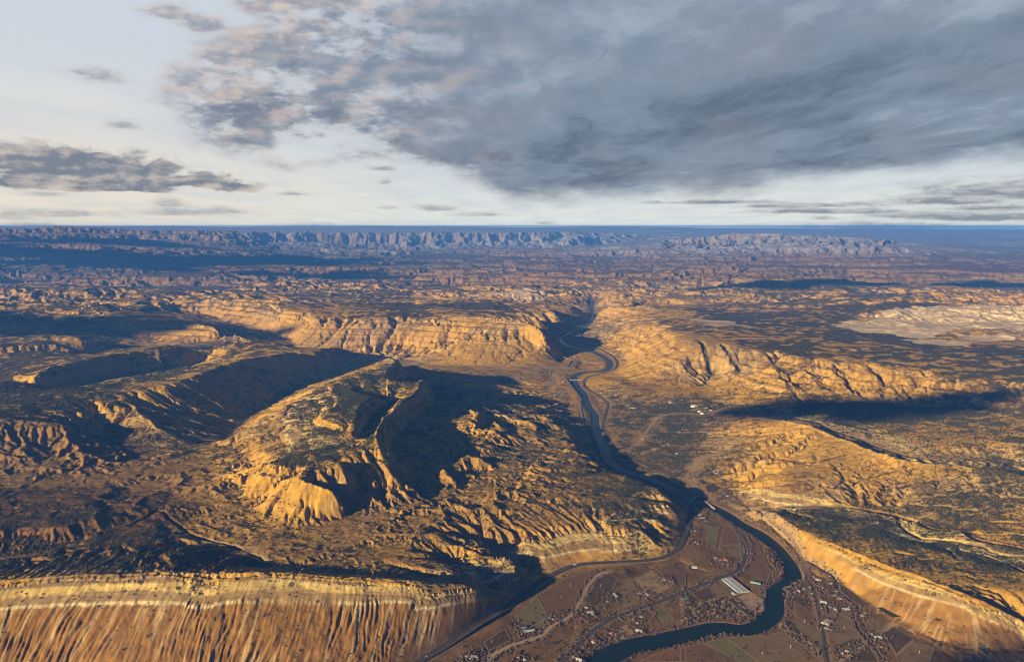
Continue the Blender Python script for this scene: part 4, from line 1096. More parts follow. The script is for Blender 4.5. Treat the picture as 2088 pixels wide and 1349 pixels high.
    for pg, v in (([(1540, 604), (1640, 594), (1800, 606), (1960, 622), (1850, 627), (1770, 640), (1700, 658), (1600, 648), (1545, 624)], 1.3),  # dark forest, thickened to stand in for cloud shadow too
                  ([(1590, 834), (1640, 823), (1760, 820), (1850, 827), (1957, 826), (1946, 842), (1900, 858), (1850, 866), (1780, 864), (1710, 850)], 1.4),  # valley flat: cloud shadow put in as dense dark vegetation
                  ([(1340, 655), (1500, 640), (1700, 668), (1850, 700), (2088, 710), (2200, 780), (1960, 770), (1850, 755), (1770, 745), (1600, 725), (1500, 700), (1380, 672)], 1.0),
                  ([(640, 622), (760, 612), (900, 620), (990, 628), (1090, 640), (1085, 650), (900, 645), (800, 650), (680, 650), (620, 632)], 1.05)):
        m = cover(pg, 0.008); veg = veg + (v - veg) * m * 0.9
    for pg in ([(930, 606), (1000, 596), (1100, 590), (1140, 598), (1125, 614), (1050, 610)], [(560, 560), (700, 553), (725, 565), (640, 572)], [(1400, 650), (1500, 655), (1530, 668), (1450, 664)], [(0, 600), (30, 597), (35, 604), (0, 608)]):
        m = cover(pg, 0.012); veg = veg * (1 - m); col = lay(col, m * 0.8, C(.40, .31, .20))
    # vegetation: thick on gentle ground, in patches
    curv = (box(H, 7) - H) / (CELL * 7 * 0.05)
    veg = veg + 0.28 * smooth(0.25, 1.2, curv) * smooth(0.0, 0.15, veg) * (RR < 12000) * smooth(0.6, 0.3, sl)
    wash = smooth(0.6, 2.2, -STREAM / (CELL * 2.0))
    veg = veg * (1 - 0.35 * smooth(0.3, -0.4, -STREAM / CELL) * (RR < 9000)) + 0.22 * wash * smooth(0.0, 0.1, veg) * (RR < 12000)
    v = veg * smooth(0.75, 0.3, sl) * (0.55 + 0.9 * smooth(-0.4, 0.5, n_mid + 0.7 * n_big)) * (0.7 + 0.5 * far)
    v = np.where(farm > 0, v * 0.4, v) * (0.4 + 0.6 * FREE)
    patch = smooth(np.where(RR > 6500, 0.08, 0.25), np.where(RR > 6500, 0.5, 0.75), v + 0.45 * n_mid + 0.35 * n_big * (1 - far) + 0.5 * n_far * far) * np.clip(veg * 1.25, 0, 1)
    col = lay(col, patch * np.where(RR < 6500, 0.55, 0.84), dark * (1 + 0.5 * n_mid[..., None]))
    col = lay(col, RAV * 0.8, dark * 1.3)  # ravine brush, darkened further to stand in for the ravine shadow
    # far country is redder and greyer
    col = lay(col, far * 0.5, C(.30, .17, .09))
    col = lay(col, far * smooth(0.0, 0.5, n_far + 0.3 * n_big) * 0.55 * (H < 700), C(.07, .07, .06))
    # snow on the high ranges
    snow = smooth(470, 760, H + 130 * n_far + 60 * n_big) * smooth(16000, 26000, RR) * smooth(1.6, 0.6, sl) * smooth(-0.35, 0.15, np.broadcast_to(TH[None].astype(f32), X.shape) + 0.25)
    snow = np.maximum(snow, 0.6 * smooth(900, 1150, H + 150 * n_far) * smooth(24000, 30000, RR) * smooth(0.9, 0.3, sl) * smooth(-0.2, 0.2, n_big))
    snow = np.maximum(snow, smooth(420, 620, H + 160 * n_far) * smooth(29000, 36000, RR) * 0.9 * smooth(-0.3, 0.1, n_big + n_far) * smooth(-0.12, 0.1, np.broadcast_to(TH[None].astype(f32), X.shape)))
    col = lay(col, snow * 0.85, C(.74, .75, .78))
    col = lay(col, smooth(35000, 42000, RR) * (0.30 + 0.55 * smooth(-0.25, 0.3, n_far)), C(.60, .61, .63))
    # fine brightness noise that belongs to the soil
    col *= (1 + 0.22 * fbm(X, Y, 40, 3, CELL, 0.6, seed=53.0) + 0.14 * n_big)[..., None]
    # wet dark margin by the river, bare road shoulders
    hw = np.where(K_RIV >= 0, river_hw[np.maximum(K_RIV, 0)], 1e6)
    rip = smooth(60, 15, D_RIV - hw + 14 * n_mid)
    col = lay(col, rip * 0.65, C(.12, .07, .045))
    shoulder = smooth(26, 14, D_ROAD)
    col = lay(col, shoulder * 0.7, C(.30, .21, .11))
    return np.clip(col, 0.012, 0.85), np.clip(v, 0, 1), sl


COLV, VEG, SL = land_colour()


# ------------------------------------------------------------------ mesh helpers
def grid_mesh(name, V, nr, nc, mat, smooth_=True):
    me = bpy.data.meshes.new(name)
    me.vertices.add(nr * nc); me.vertices.foreach_set('co', V.reshape(-1).astype(f32))
    a = (np.arange(nr - 1)[:, None] * nc + np.arange(nc - 1)[None]).reshape(-1).astype(np.int32)
    q = np.stack([a, a + 1, a + nc + 1, a + nc], 1)
    me.loops.add(q.size); me.loops.foreach_set('vertex_index', q.reshape(-1))
    me.polygons.add(len(q)); me.polygons.foreach_set('loop_start', np.arange(0, q.size, 4, dtype=np.int32))
    if smooth_: me.polygons.foreach_set('use_smooth', np.ones(len(q), bool))
    me.materials.append(mat); me.update(calc_edges=True)
    return me


def link(name, me, parent=None, loc=None):
    o = bpy.data.objects.new(name, me); COL.objects.link(o)
    if parent is not None: o.parent = parent
    if loc is not None: o.location = loc
    return o


def new_mat(name):
    m = bpy.data.materials.new(name); m.use_nodes = True
    b = NB(m.node_tree); p = m.node_tree.nodes['Principled BSDF']
    p.inputs['Specular IOR Level'].default_value = 0.15
    return m, b, p


def plain(name, col, rough=0.8, nscale=None, namt=0.3, metal=0.0):
    m, b, p = new_mat(name)
    if nscale:
        pos = b.node('ShaderNodeTexCoord').outputs['Object']
        n = b.noise(pos, nscale, 4, 0.6)
        p_ = b.mix(n, tuple(c * (1 - namt) for c in col), tuple(min(1, c * (1 + namt)) for c in col))
        b.put(p.inputs['Base Color'], p_)
    else:
        p.inputs['Base Color'].default_value = tuple(col) + (1,)
    p.inputs['Roughness'].default_value = rough; p.inputs['Metallic'].default_value = metal
    return m


def ground_mat():
    m, b, p = new_mat('ground')
    at_ = b.node('ShaderNodeAttribute', attribute_name='Col').outputs['Color']
    vg = b.node('ShaderNodeAttribute', attribute_name='veg').outputs['Fac']
    pos = b.node('ShaderNodeTexCoord').outputs['Object']
    n1 = b.noise(pos, 0.035, 5, 0.65); n2 = b.noise(pos, 0.16, 3, 0.6)
    k = b.m('MULTIPLY_ADD', b.m('ADD', b.m('MULTIPLY', n1, 0.6), b.m('MULTIPLY', n2, 0.4)), 1.1, 0.45)
    c = b.vm('SCALE', at_, scale=k)
    # scattered scrub as dark dots
    vo = b.node('ShaderNodeTexVoronoi', feature='F1', voronoi_dimensions='3D')
    b.put(vo.inputs['Vector'], b.vm('MULTIPLY', pos, (1, 1, 0.4))); vo.inputs['Scale'].default_value = 0.085
    rnd = b.sep(vo.outputs['Color'])[0]
    dot = b.m('MULTIPLY', b.sstep(vo.outputs['Distance'], 0.46, 0.30), b.m('LESS_THAN', rnd, b.m('MULTIPLY', vg, 1.25)))
    vo2 = b.node('ShaderNodeTexVoronoi', feature='F1', voronoi_dimensions='3D')
    b.put(vo2.inputs['Vector'], b.vm('MULTIPLY', pos, (1, 1, 0.4))); vo2.inputs['Scale'].default_value = 0.036
    dot2 = b.m('MULTIPLY', b.sstep(vo2.outputs['Distance'], 0.50, 0.32), b.m('LESS_THAN', b.sep(vo2.outputs['Color'])[0], b.m('MULTIPLY', vg, 0.8)))
    c = b.mix(b.m('MULTIPLY', b.m('MAXIMUM', dot, dot2), 0.85), c, (0.035, 0.036, 0.02))
    b.put(p.inputs['Base Color'], c)
    p.inputs['Roughness'].default_value = 0.95; p.inputs['Specular IOR Level'].default_value = 0.05
    bump = b.node('ShaderNodeBump'); bump.inputs['Strength'].default_value = 0.5; bump.inputs['Distance'].default_value = 2.2
    b.put(bump.inputs['Height'], b.m('ADD', b.noise(pos, 0.09, 4, 0.6), b.m('MULTIPLY', dot, 0.8)))
    m.node_tree.links.new(bump.outputs[0], p.inputs['Normal'])
    return m


MG = ground_mat()
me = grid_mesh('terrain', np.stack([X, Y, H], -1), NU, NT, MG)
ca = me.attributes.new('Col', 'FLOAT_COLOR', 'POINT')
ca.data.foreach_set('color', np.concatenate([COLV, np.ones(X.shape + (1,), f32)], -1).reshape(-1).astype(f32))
va = me.attributes.new('veg', 'FLOAT', 'POINT'); va.data.foreach_set('value', VEG.reshape(-1).astype(f32))
terrain = link('terrain', me); terrain['kind'] = 'structure'


def ribbon(name, w, hw, mat, lift, n=4, kind='structure', drape=True, zs=None):
    """strip along world points: draped over the ground, or flat across at heights zs"""
    t = np.gradient(w[:, :2], axis=0); t /= np.linalg.norm(t, axis=1)[:, None]
    nrm = np.stack([t[:, 1], -t[:, 0]], 1)
    hw = np.broadcast_to(hw, (len(w),))
    V = np.zeros((len(w), n + 1, 3))
    for k in range(n + 1):
        s_ = (k / n * 2 - 1)
        V[:, k, :2] = w[:, :2] + nrm * (hw * s_)[:, None]
    if drape:
        z = hz(V[..., 0], V[..., 1])
        z = np.maximum(z, 0.6 * z.max(axis=1, keepdims=True) + 0.4 * z)
        V[..., 2] = z + lift
    else:
        V[..., 2] = zs[:, None]
    o = link(name, grid_mesh(name, V, len(w), n + 1, mat))
    if kind: o['kind'] = kind
    return o


def water_mat():
    m, b, p = new_mat('water')
    p.inputs['Base Color'].default_value = (0.013, 0.024, 0.020, 1); p.inputs['Roughness'].default_value = 0.12
    p.inputs['Specular IOR Level'].default_value = 0.2; p.inputs['IOR'].default_value = 1.13
    pos = b.node('ShaderNodeTexCoord').outputs['Object']
    bump = b.node('ShaderNodeBump'); bump.inputs['Strength'].default_value = 0.25; bump.inputs['Distance'].default_value = 0.4
    b.put(bump.inputs['Height'], b.noise(pos, 0.12, 4, 0.6))
    m.node_tree.links.new(bump.outputs[0], p.inputs['Normal'])
    return m


M_WATER = water_mat()
M_ASPH = plain('asphalt', (.075, .060, .048), .9, .05, .3)
M_DIRT = plain('dirt', (.36, .25, .15), .95, .06, .25)
M_GRAV = plain('gravel', (.22, .15, .095), .95, .06, .25)
_, ki = np.unique(np.arange(len(river_w)), return_index=True)
ribbon('river', river_w, river_hw + 9, M_WATER, 0, 4, drape=False, zs=river_w[:, 2] - 0.4)
MK = {'asphalt': M_ASPH, 'dirt': M_DIRT, 'gravel': M_GRAV}
for (nm, pts, hw, kd), w_ in zip(ROADS, road_w):
    ribbon(nm, w_, hw, MK[kd], 1.1)
    if nm == 'highway' and hw > 11: ribbon('median', w_, 3.0, M_DIRT, 1.5, 2)


# ------------------------------------------------------------------ fields, ponds
def sheet(name, px_poly, mat, lift=0.9, step=4.5, flat=None, world=None):
    """a sheet inside a traced outline, draped over the ground (or flat at a height)"""
    poly = world if world is not None else [hit(*p)[:2] for p in px_poly]
    P_ = np.array(poly); lo = P_.min(0) - step; hi = P_.max(0) + step
    e = P_[1] - P_[0]; ang = math.atan2(e[1], e[0]); ca_, sa_ = math.cos(ang), math.sin(ang)
    Q = np.stack([P_[:, 0] * ca_ + P_[:, 1] * sa_, -P_[:, 0] * sa_ + P_[:, 1] * ca_], 1)
    lo = Q.min(0); hi = Q.max(0)
    nx = max(2, int((hi[0] - lo[0]) / step) + 1); ny = max(2, int((hi[1] - lo[1]) / step) + 1)
    gx_, gy_ = np.meshgrid(np.linspace(lo[0], hi[0], nx), np.linspace(lo[1], hi[1], ny))
    cxm = (gx_[:-1, :-1] + gx_[1:, 1:]) / 2; cym = (gy_[:-1, :-1] + gy_[1:, 1:]) / 2
    keep = inpoly(cxm, cym, [tuple(q) for q in Q]).reshape(-1)
    wx_ = gx_ * ca_ - gy_ * sa_; wy_ = gx_ * sa_ + gy_ * ca_
    z = hz(wx_, wy_) + lift if flat is None else np.full(wx_.shape, flat)
    a = (np.arange(ny - 1)[:, None] * nx + np.arange(nx - 1)[None]).reshape(-1)[keep]
    q = np.stack([a, a + 1, a + nx + 1, a + nx], 1)
    used, inv = np.unique(q, return_inverse=True)
    V = np.stack([wx_, wy_, z], -1).reshape(-1, 3)[used]
    me = bpy.data.meshes.new(name); me.from_pydata(V.tolist(), [], inv.reshape(q.shape).tolist()); me.materials.append(mat); me.update()
    o = link(name, me); o['kind'] = 'structure'
    return o, ang


def field_mat(c1, c2, period, ang, name='field_soil'):
    m, b, p = new_mat(name)
    pos = b.node('ShaderNodeTexCoord').outputs['Object']
    x, y, z = b.sep(pos)
    d = b.m('ADD', b.m('MULTIPLY', x, -math.sin(ang)), b.m('MULTIPLY', y, math.cos(ang)))
    n = b.noise(pos, 0.02, 5, 0.6); n2 = b.noise(b.xyz(b.m('MULTIPLY', d, 1.0), 0.0, 0.0), 0.07, 3, 0.6)
    st = b.m('MULTIPLY_ADD', b.m('SINE', b.m('MULTIPLY', d, 2 * PI / period)), 0.5, 0.5)
    f = b.m('ADD', b.m('MULTIPLY', st, 0.65), b.m('ADD', b.m('MULTIPLY', b.m('SUBTRACT', n, 0.5), 1.1), b.m('MULTIPLY', n2, 0.5)))
    b.put(p.inputs['Base Color'], b.mix(b.m('MULTIPLY', f, 1.0, clamp=True), c1, c2))
    p.inputs['Roughness'].default_value = 0.95
    return m


def k7(*p): return [(700 + x / 2.703, 850 + y / 2.703) for x, y in p]
def k8(*p): return [(1388 + x / 2.703, 850 + y / 2.703) for x, y in p]


BR, BD, OL, TN, RD, RUST = ((.115, .060, .020), (.18, .10, .040)), ((.060, .034, .013), (.098, .060, .026)), ((.12, .100, .030), (.185, .150, .050)), ((.24, .16, .068), (.34, .235, .105)), ((.15, .068, .024), (.21, .10, .038)), ((.12, .075, .028), (.23, .155, .065))
FIELDS = [
    (k7((1080, 975), (1240, 882), (1386, 838), (1396, 860), (1325, 955), (1262, 1072), (1190, 1116), (1142, 1102)), BR, 9), (k7((1345, 995), (1402, 892), (1470, 858), (1512, 890), (1485, 948), (1428, 1015), (1398, 1042), (1338, 1028)), BD, 7),
    (k7((945, 1100), (1068, 985), (1132, 1103), (1010, 1168)), OL, 10), (k7((1012, 1172), (1134, 1106), (1124, 1165), (1088, 1188)), OL, 8), (k7((775, 1242), (888, 1164), (926, 1228), (802, 1286)), BD, 7), (k7((625, 1345), (756, 1254), (786, 1308), (735, 1349)), BD, 7),
    (k7((1542, 932), (1588, 892), (1636, 1005), (1560, 1055), (1504, 992)), RUST, 8), (k7((1602, 892), (1698, 845), (1816, 930), (1700, 996)), TN, 9), (k7((1722, 832), (1800, 812), (1886, 860), (1886, 928), (1842, 922)), BR, 8),
    (k7((1662, 1090), (1700, 1072), (1756, 1158), (1720, 1186)), RD, 6), (k7((1704, 1073), (1760, 1050), (1826, 1110), (1772, 1138)), OL, 8), (k7((1492, 1190), (1558, 1142), (1606, 1190), (1520, 1236)), TN, 7), (k7((1645, 1338), (1760, 1292), (1886, 1254), (1890, 1345), (1650, 1349)), RD, 9),
    (k8((238, 603), (298, 622), (330, 700), (216, 700)), BR, 8), (k8((216, 704), (330, 704), (328, 768), (212, 735)), RUST, 8), (k8((138, 602), (214, 602), (190, 722), (142, 700)), OL, 10),
    (k8((316, 616), (418, 684), (446, 750), (380, 750), (352, 690)), BR, 9), (k8((378, 756), (448, 756), (496, 850), (474, 910), (344, 848)), BR, 9), (k8((404, 908), (468, 946), (468, 996), (384, 962)), RUST, 6), (k8((64, 970), (148, 938), (208, 1004), (104, 1008)), BD, 7),
    (k8((162, 932), (226, 906), (296, 970), (222, 998)), RUST, 7), (k8((312, 992), (388, 962), (478, 1030), (472, 1076), (402, 1082), (332, 1012)), ((.26, .16, .09), (.44, .30, .19)), 12),
    (k8((0, 1275), (120, 1245), (330, 1349), (0, 1349)), BR, 9), (k8((124, 1244), (250, 1216), (430, 1349), (334, 1349)), OL, 9), (k8((254, 1215), (480, 1198), (558, 1184), (704, 1308), (640, 1349), (434, 1349)), RUST, 9),
    (k8((622, 1012), (728, 1082), (756, 1178), (640, 1100)), BR, 8), (k8((884, 922), (948, 962), (1042, 1038), (1000, 1048), (884, 960)), BD, 8), (k8((804, 1092), (870, 1078), (956, 1130), (986, 1208), (898, 1276), (812, 1200)), RUST, 9),
    (k8((1112, 1190), (1168, 1154), (1286, 1222), (1190, 1306)), BD, 8), (k8((1194, 1310), (1290, 1228), (1396, 1272), (1368, 1349), (1236, 1349)), RUST, 8), (k8((886, 1349), (1036, 1262), (1092, 1349)), BD, 8), (k8((1004, 1122), (1058, 1112), (1116, 1165), (1042, 1196)), RUST, 8),
    (k8((864, 1082), (916, 1072), (940, 1090), (960, 1124), (900, 1100)), RUST, 7), (k8((1070, 1210), (1106, 1192), (1186, 1308), (1200, 1349), (1130, 1349), (1060, 1250)), BR, 8), (k8((640, 1120), (756, 1190), (790, 1349), (720, 1310), (640, 1200)), RUST, 9),
    ([(1288, 939), (1303, 935), (1370, 958), (1360, 968)], BR, 9), ([(1256, 926), (1276, 921), (1290, 931), (1268, 935)], BD, 8), ([(1310, 930), (1340, 925), (1372, 940), (1352, 948)], RUST, 9), ([(1492, 1010), (1505, 1014), (1517, 1026), (1500, 1024)], BD, 8),
    ([(1300, 872), (1330, 866), (1345, 880), (1312, 888)], OL, 9), ([(1120, 800), (1150, 794), (1162, 806), (1135, 812)], TN, 9)]
M_TRACK = plain('track_dirt', (.27, .18, .095), .95, .06, .3)
for pg, (c1, c2), per in FIELDS:
    poly = [hit(*p)[:2] for p in pg]
    ang = math.atan2(poly[1][1] - poly[0][1], poly[1][0] - poly[0][0])
    sheet('field', None, field_mat(c1, c2, per, ang), world=poly)
    edge = []
    for a_, b_ in zip(poly, poly[1:] + poly[:1]):
        n_ = max(2, int(math.hypot(b_[0] - a_[0], b_[1] - a_[1]) / 10)); edge += [(a_[0] + (b_[0] - a_[0]) * q / n_, a_[1] + (b_[1] - a_[1]) * q / n_, 0) for q in range(n_)]
    edge.append(edge[0])
    ribbon('farm_track', np.array(edge, float), 1.9, M_TRACK, 1.35, 2)
M_POND = plain('pond_water', (.03, .035, .028), 0.15)
M_MUD = plain('pond_mud', (.085, .055, .03), .6, .03, .25)
for pg, mt in (([(1275, 868), (1282, 865.5), (1291, 867), (1292, 870), (1284, 872.5), (1276, 871)], M_POND), (k8((92, 350), (122, 345), (146, 368), (120, 374)), M_MUD), (k8((136, 384), (168, 368), (210, 388), (188, 418), (144, 408)), M_MUD), (k8((1082, 1062), (1112, 1048), (1216, 1102), (1162, 1116)), plain('pond_weed', (.055, .038, .018), .8, .04, .3)),
               ([(1375, 833), (1381, 831.5), (1388, 836), (1382, 838)], M_POND), ([(1384, 831), (1390, 829.5), (1398, 834), (1391, 836)], M_POND), ([(1395, 830), (1402, 829), (1412, 833), (1405, 835)], M_POND)):
    w_ = [hit(*p) for p in pg]
    sheet('pond', None, mt, world=[q[:2] for q in w_], flat=max(hz(np.array([q[0] for q in w_]), np.array([q[1] for q in w_]))) + 1.0, step=3.0)
ribbon('canal', canal_w, 4.5, M_WATER, 1.3)


# ------------------------------------------------------------------ things
class MB:
    """collects shapes into one mesh"""
    def __init__(s): s.v = []; s.f = []

    def add(s, v, f):
        n = len(s.v); s.v += [tuple(p) for p in v]; s.f += [tuple(i + n for i in q) for q in f]

    def box(s, x0, x1, y0, y1, z0, z1):
        s.add([(x, y, z) for z in (z0, z1) for y in (y0, y1) for x in (x0, x1)], [(0, 2, 3, 1), (4, 5, 7, 6), (0, 1, 5, 4), (2, 6, 7, 3), (0, 4, 6, 2), (1, 3, 7, 5)])

    def prism(s, prof, y0, y1):
        """profile in x-z pulled along y"""
        n = len(prof)
        s.add([(x, y0, z) for x, z in prof] + [(x, y1, z) for x, z in prof], [tuple(range(n))[::-1], tuple(range(n, 2 * n))] + [(i, (i + 1) % n, n + (i + 1) % n, n + i) for i in range(n)])

    def tube(s, p, q, r0, r1, n=8):
        p = Vector(p); q = Vector(q); d = (q - p).normalized()
        a = d.orthogonal().normalized(); b = d.cross(a)
        v = []
        for c_, r in ((p, r0), (q, r1)):
            for k in range(n):
                t = 2 * PI * k / n; v.append(c_ + a * (math.cos(t) * r) + b * (math.sin(t) * r))
        s.add(v, [(k, (k + 1) % n, n + (k + 1) % n, n + k) for k in range(n)] + [tuple(range(n))[::-1], tuple(range(n, 2 * n))])

    def mesh(s, name, mat, smooth_=False):
        me = bpy.data.meshes.new(name); me.from_pydata(s.v, [], s.f); me.materials.append(mat)
        if smooth_: me.polygons.foreach_set('use_smooth', np.ones(len(me.polygons), bool))
        me.update()
        return me


def thing(name, label, cat, loc, rz=0.0, group=None):
    o = bpy.data.objects.new(name, None); COL.objects.link(o)
    o.location = loc; o.rotation_euler = (0, 0, rz); o['label'] = label; o['category'] = cat
    if group: o['group'] = group
    return o


M_WALL = [plain('wall_cream', (.42, .36, .27), .85, .4, .12), plain('wall_white', (.42, .40, .37), .8, .4, .1), plain('wall_brown', (.30, .20, .13), .85, .4, .2), plain('wall_grey', (.42, .40, .38), .85, .4, .15)]
RCOL = {'white': (.40, .39, .37), 'grey': (.22, .22, .23), 'brown': (.20, .12, .08), 'blue': (.16, .26, .42), 'red': (.34, .09, .06), 'green': (.05, .22, .12), 'tan': (.48, .37, .24), 'pale': (.30, .27, .23)}
M_ROOF = {k: plain('roof_' + k, v, .55, .5, .12) for k, v in RCOL.items()}
M_GLASS = plain('window_glass', (.03, .04, .05), .1)
M_DOOR = plain('door_paint', (.22, .12, .08), .6)
_hm = {}


def house_meshes(kind):
    if kind in _hm: return _hm[kind]
    a, b_, h, p = {'farmhouse': (7, 5, 3.2, 2.6), 'house': (8.5, 6, 3.4, 2.4), 'barn': (14, 7.5, 5.0, 3.2), 'long barn': (24, 8, 5.0, 2.8), 'shed': (4.5, 3.6, 2.8, 1.4), 'trailer home': (9.5, 2.9, 3.0, 0.7), 'workshop': (11, 9, 4.6, 2.0), 'greenhouse': (68, 6.4, 3.4, 2.6)}[kind]
    w = MB(); w.prism([(-b_, -3), (b_, -3), (b_, h), (0, h + p), (-b_, h)], -a, a)
    r = MB(); t = 0.3; ov = 0.6
    sl_ = p / b_
    for sgn in (-1, 1):
        r.prism([(0.0, h + p + t + .02), (0.0, h + p + .02), (sgn * (b_ + ov), h - sl_ * ov + .02), (sgn * (b_ + ov), h - sl_ * ov + t + .02)][::sgn], -a - ov, a + ov)
    d = MB(); d.box(-1.0 if 'barn' not in kind else -2.2, 1.0 if 'barn' not in kind else 2.2, -a - .12, -a + .1, 0, 2.3 if 'barn' not in kind else 4)
    wins = []
    for sgn in (-1, 1):
        for yy in (-.55, .1, .6):
            m_ = MB(); m_.box(sgn * b_ - .1, sgn * b_ + .1, yy * a - .8, yy * a + .8, 1.0, 2.3); wins.append(m_)
    c_ = MB(); c_.box(b_ * .35 - .5, b_ * .35 + .5, a * .3 - .5, a * .3 + .5, h + p * .3, h + p + 1.2)
    _hm[kind] = (w, r, d, wins, c_, {})
    return _hm[kind]


def building(name, kind, roof, wall, px, py, rz, label, group, detail=False, cat=None, walls=None, at_=None):
    w, r, d, wins, c_, cache = house_meshes(kind)
    x, y, z = hit(px, py) if at_ is None else at_
    t = thing(name, label, cat or name.replace('_', ' '), (x, y, z), rz, group)
    if kind != 'greenhouse': t.scale = (.86, .86, .86)
    key = (roof, wall)
    if key not in cache:
        cache[key] = (w.mesh('wall', walls or M_WALL[wall]), r.mesh('roof', M_ROOF[roof] if isinstance(roof, str) else roof))
    if 'x' not in cache:
        cache['x'] = (d.mesh('door', M_DOOR), [q.mesh('window', M_GLASS) for q in wins], c_.mesh('chimney', M_WALL[2]))
    link('wall', cache[key][0], t); rf = link('roof', cache[key][1], t)
    if detail:
        link('door', cache['x'][0], t)
        if kind in ('farmhouse', 'house'):
            for q in cache['x'][1]: link('window', q, t)
            link('chimney', cache['x'][2], rf)
    return t


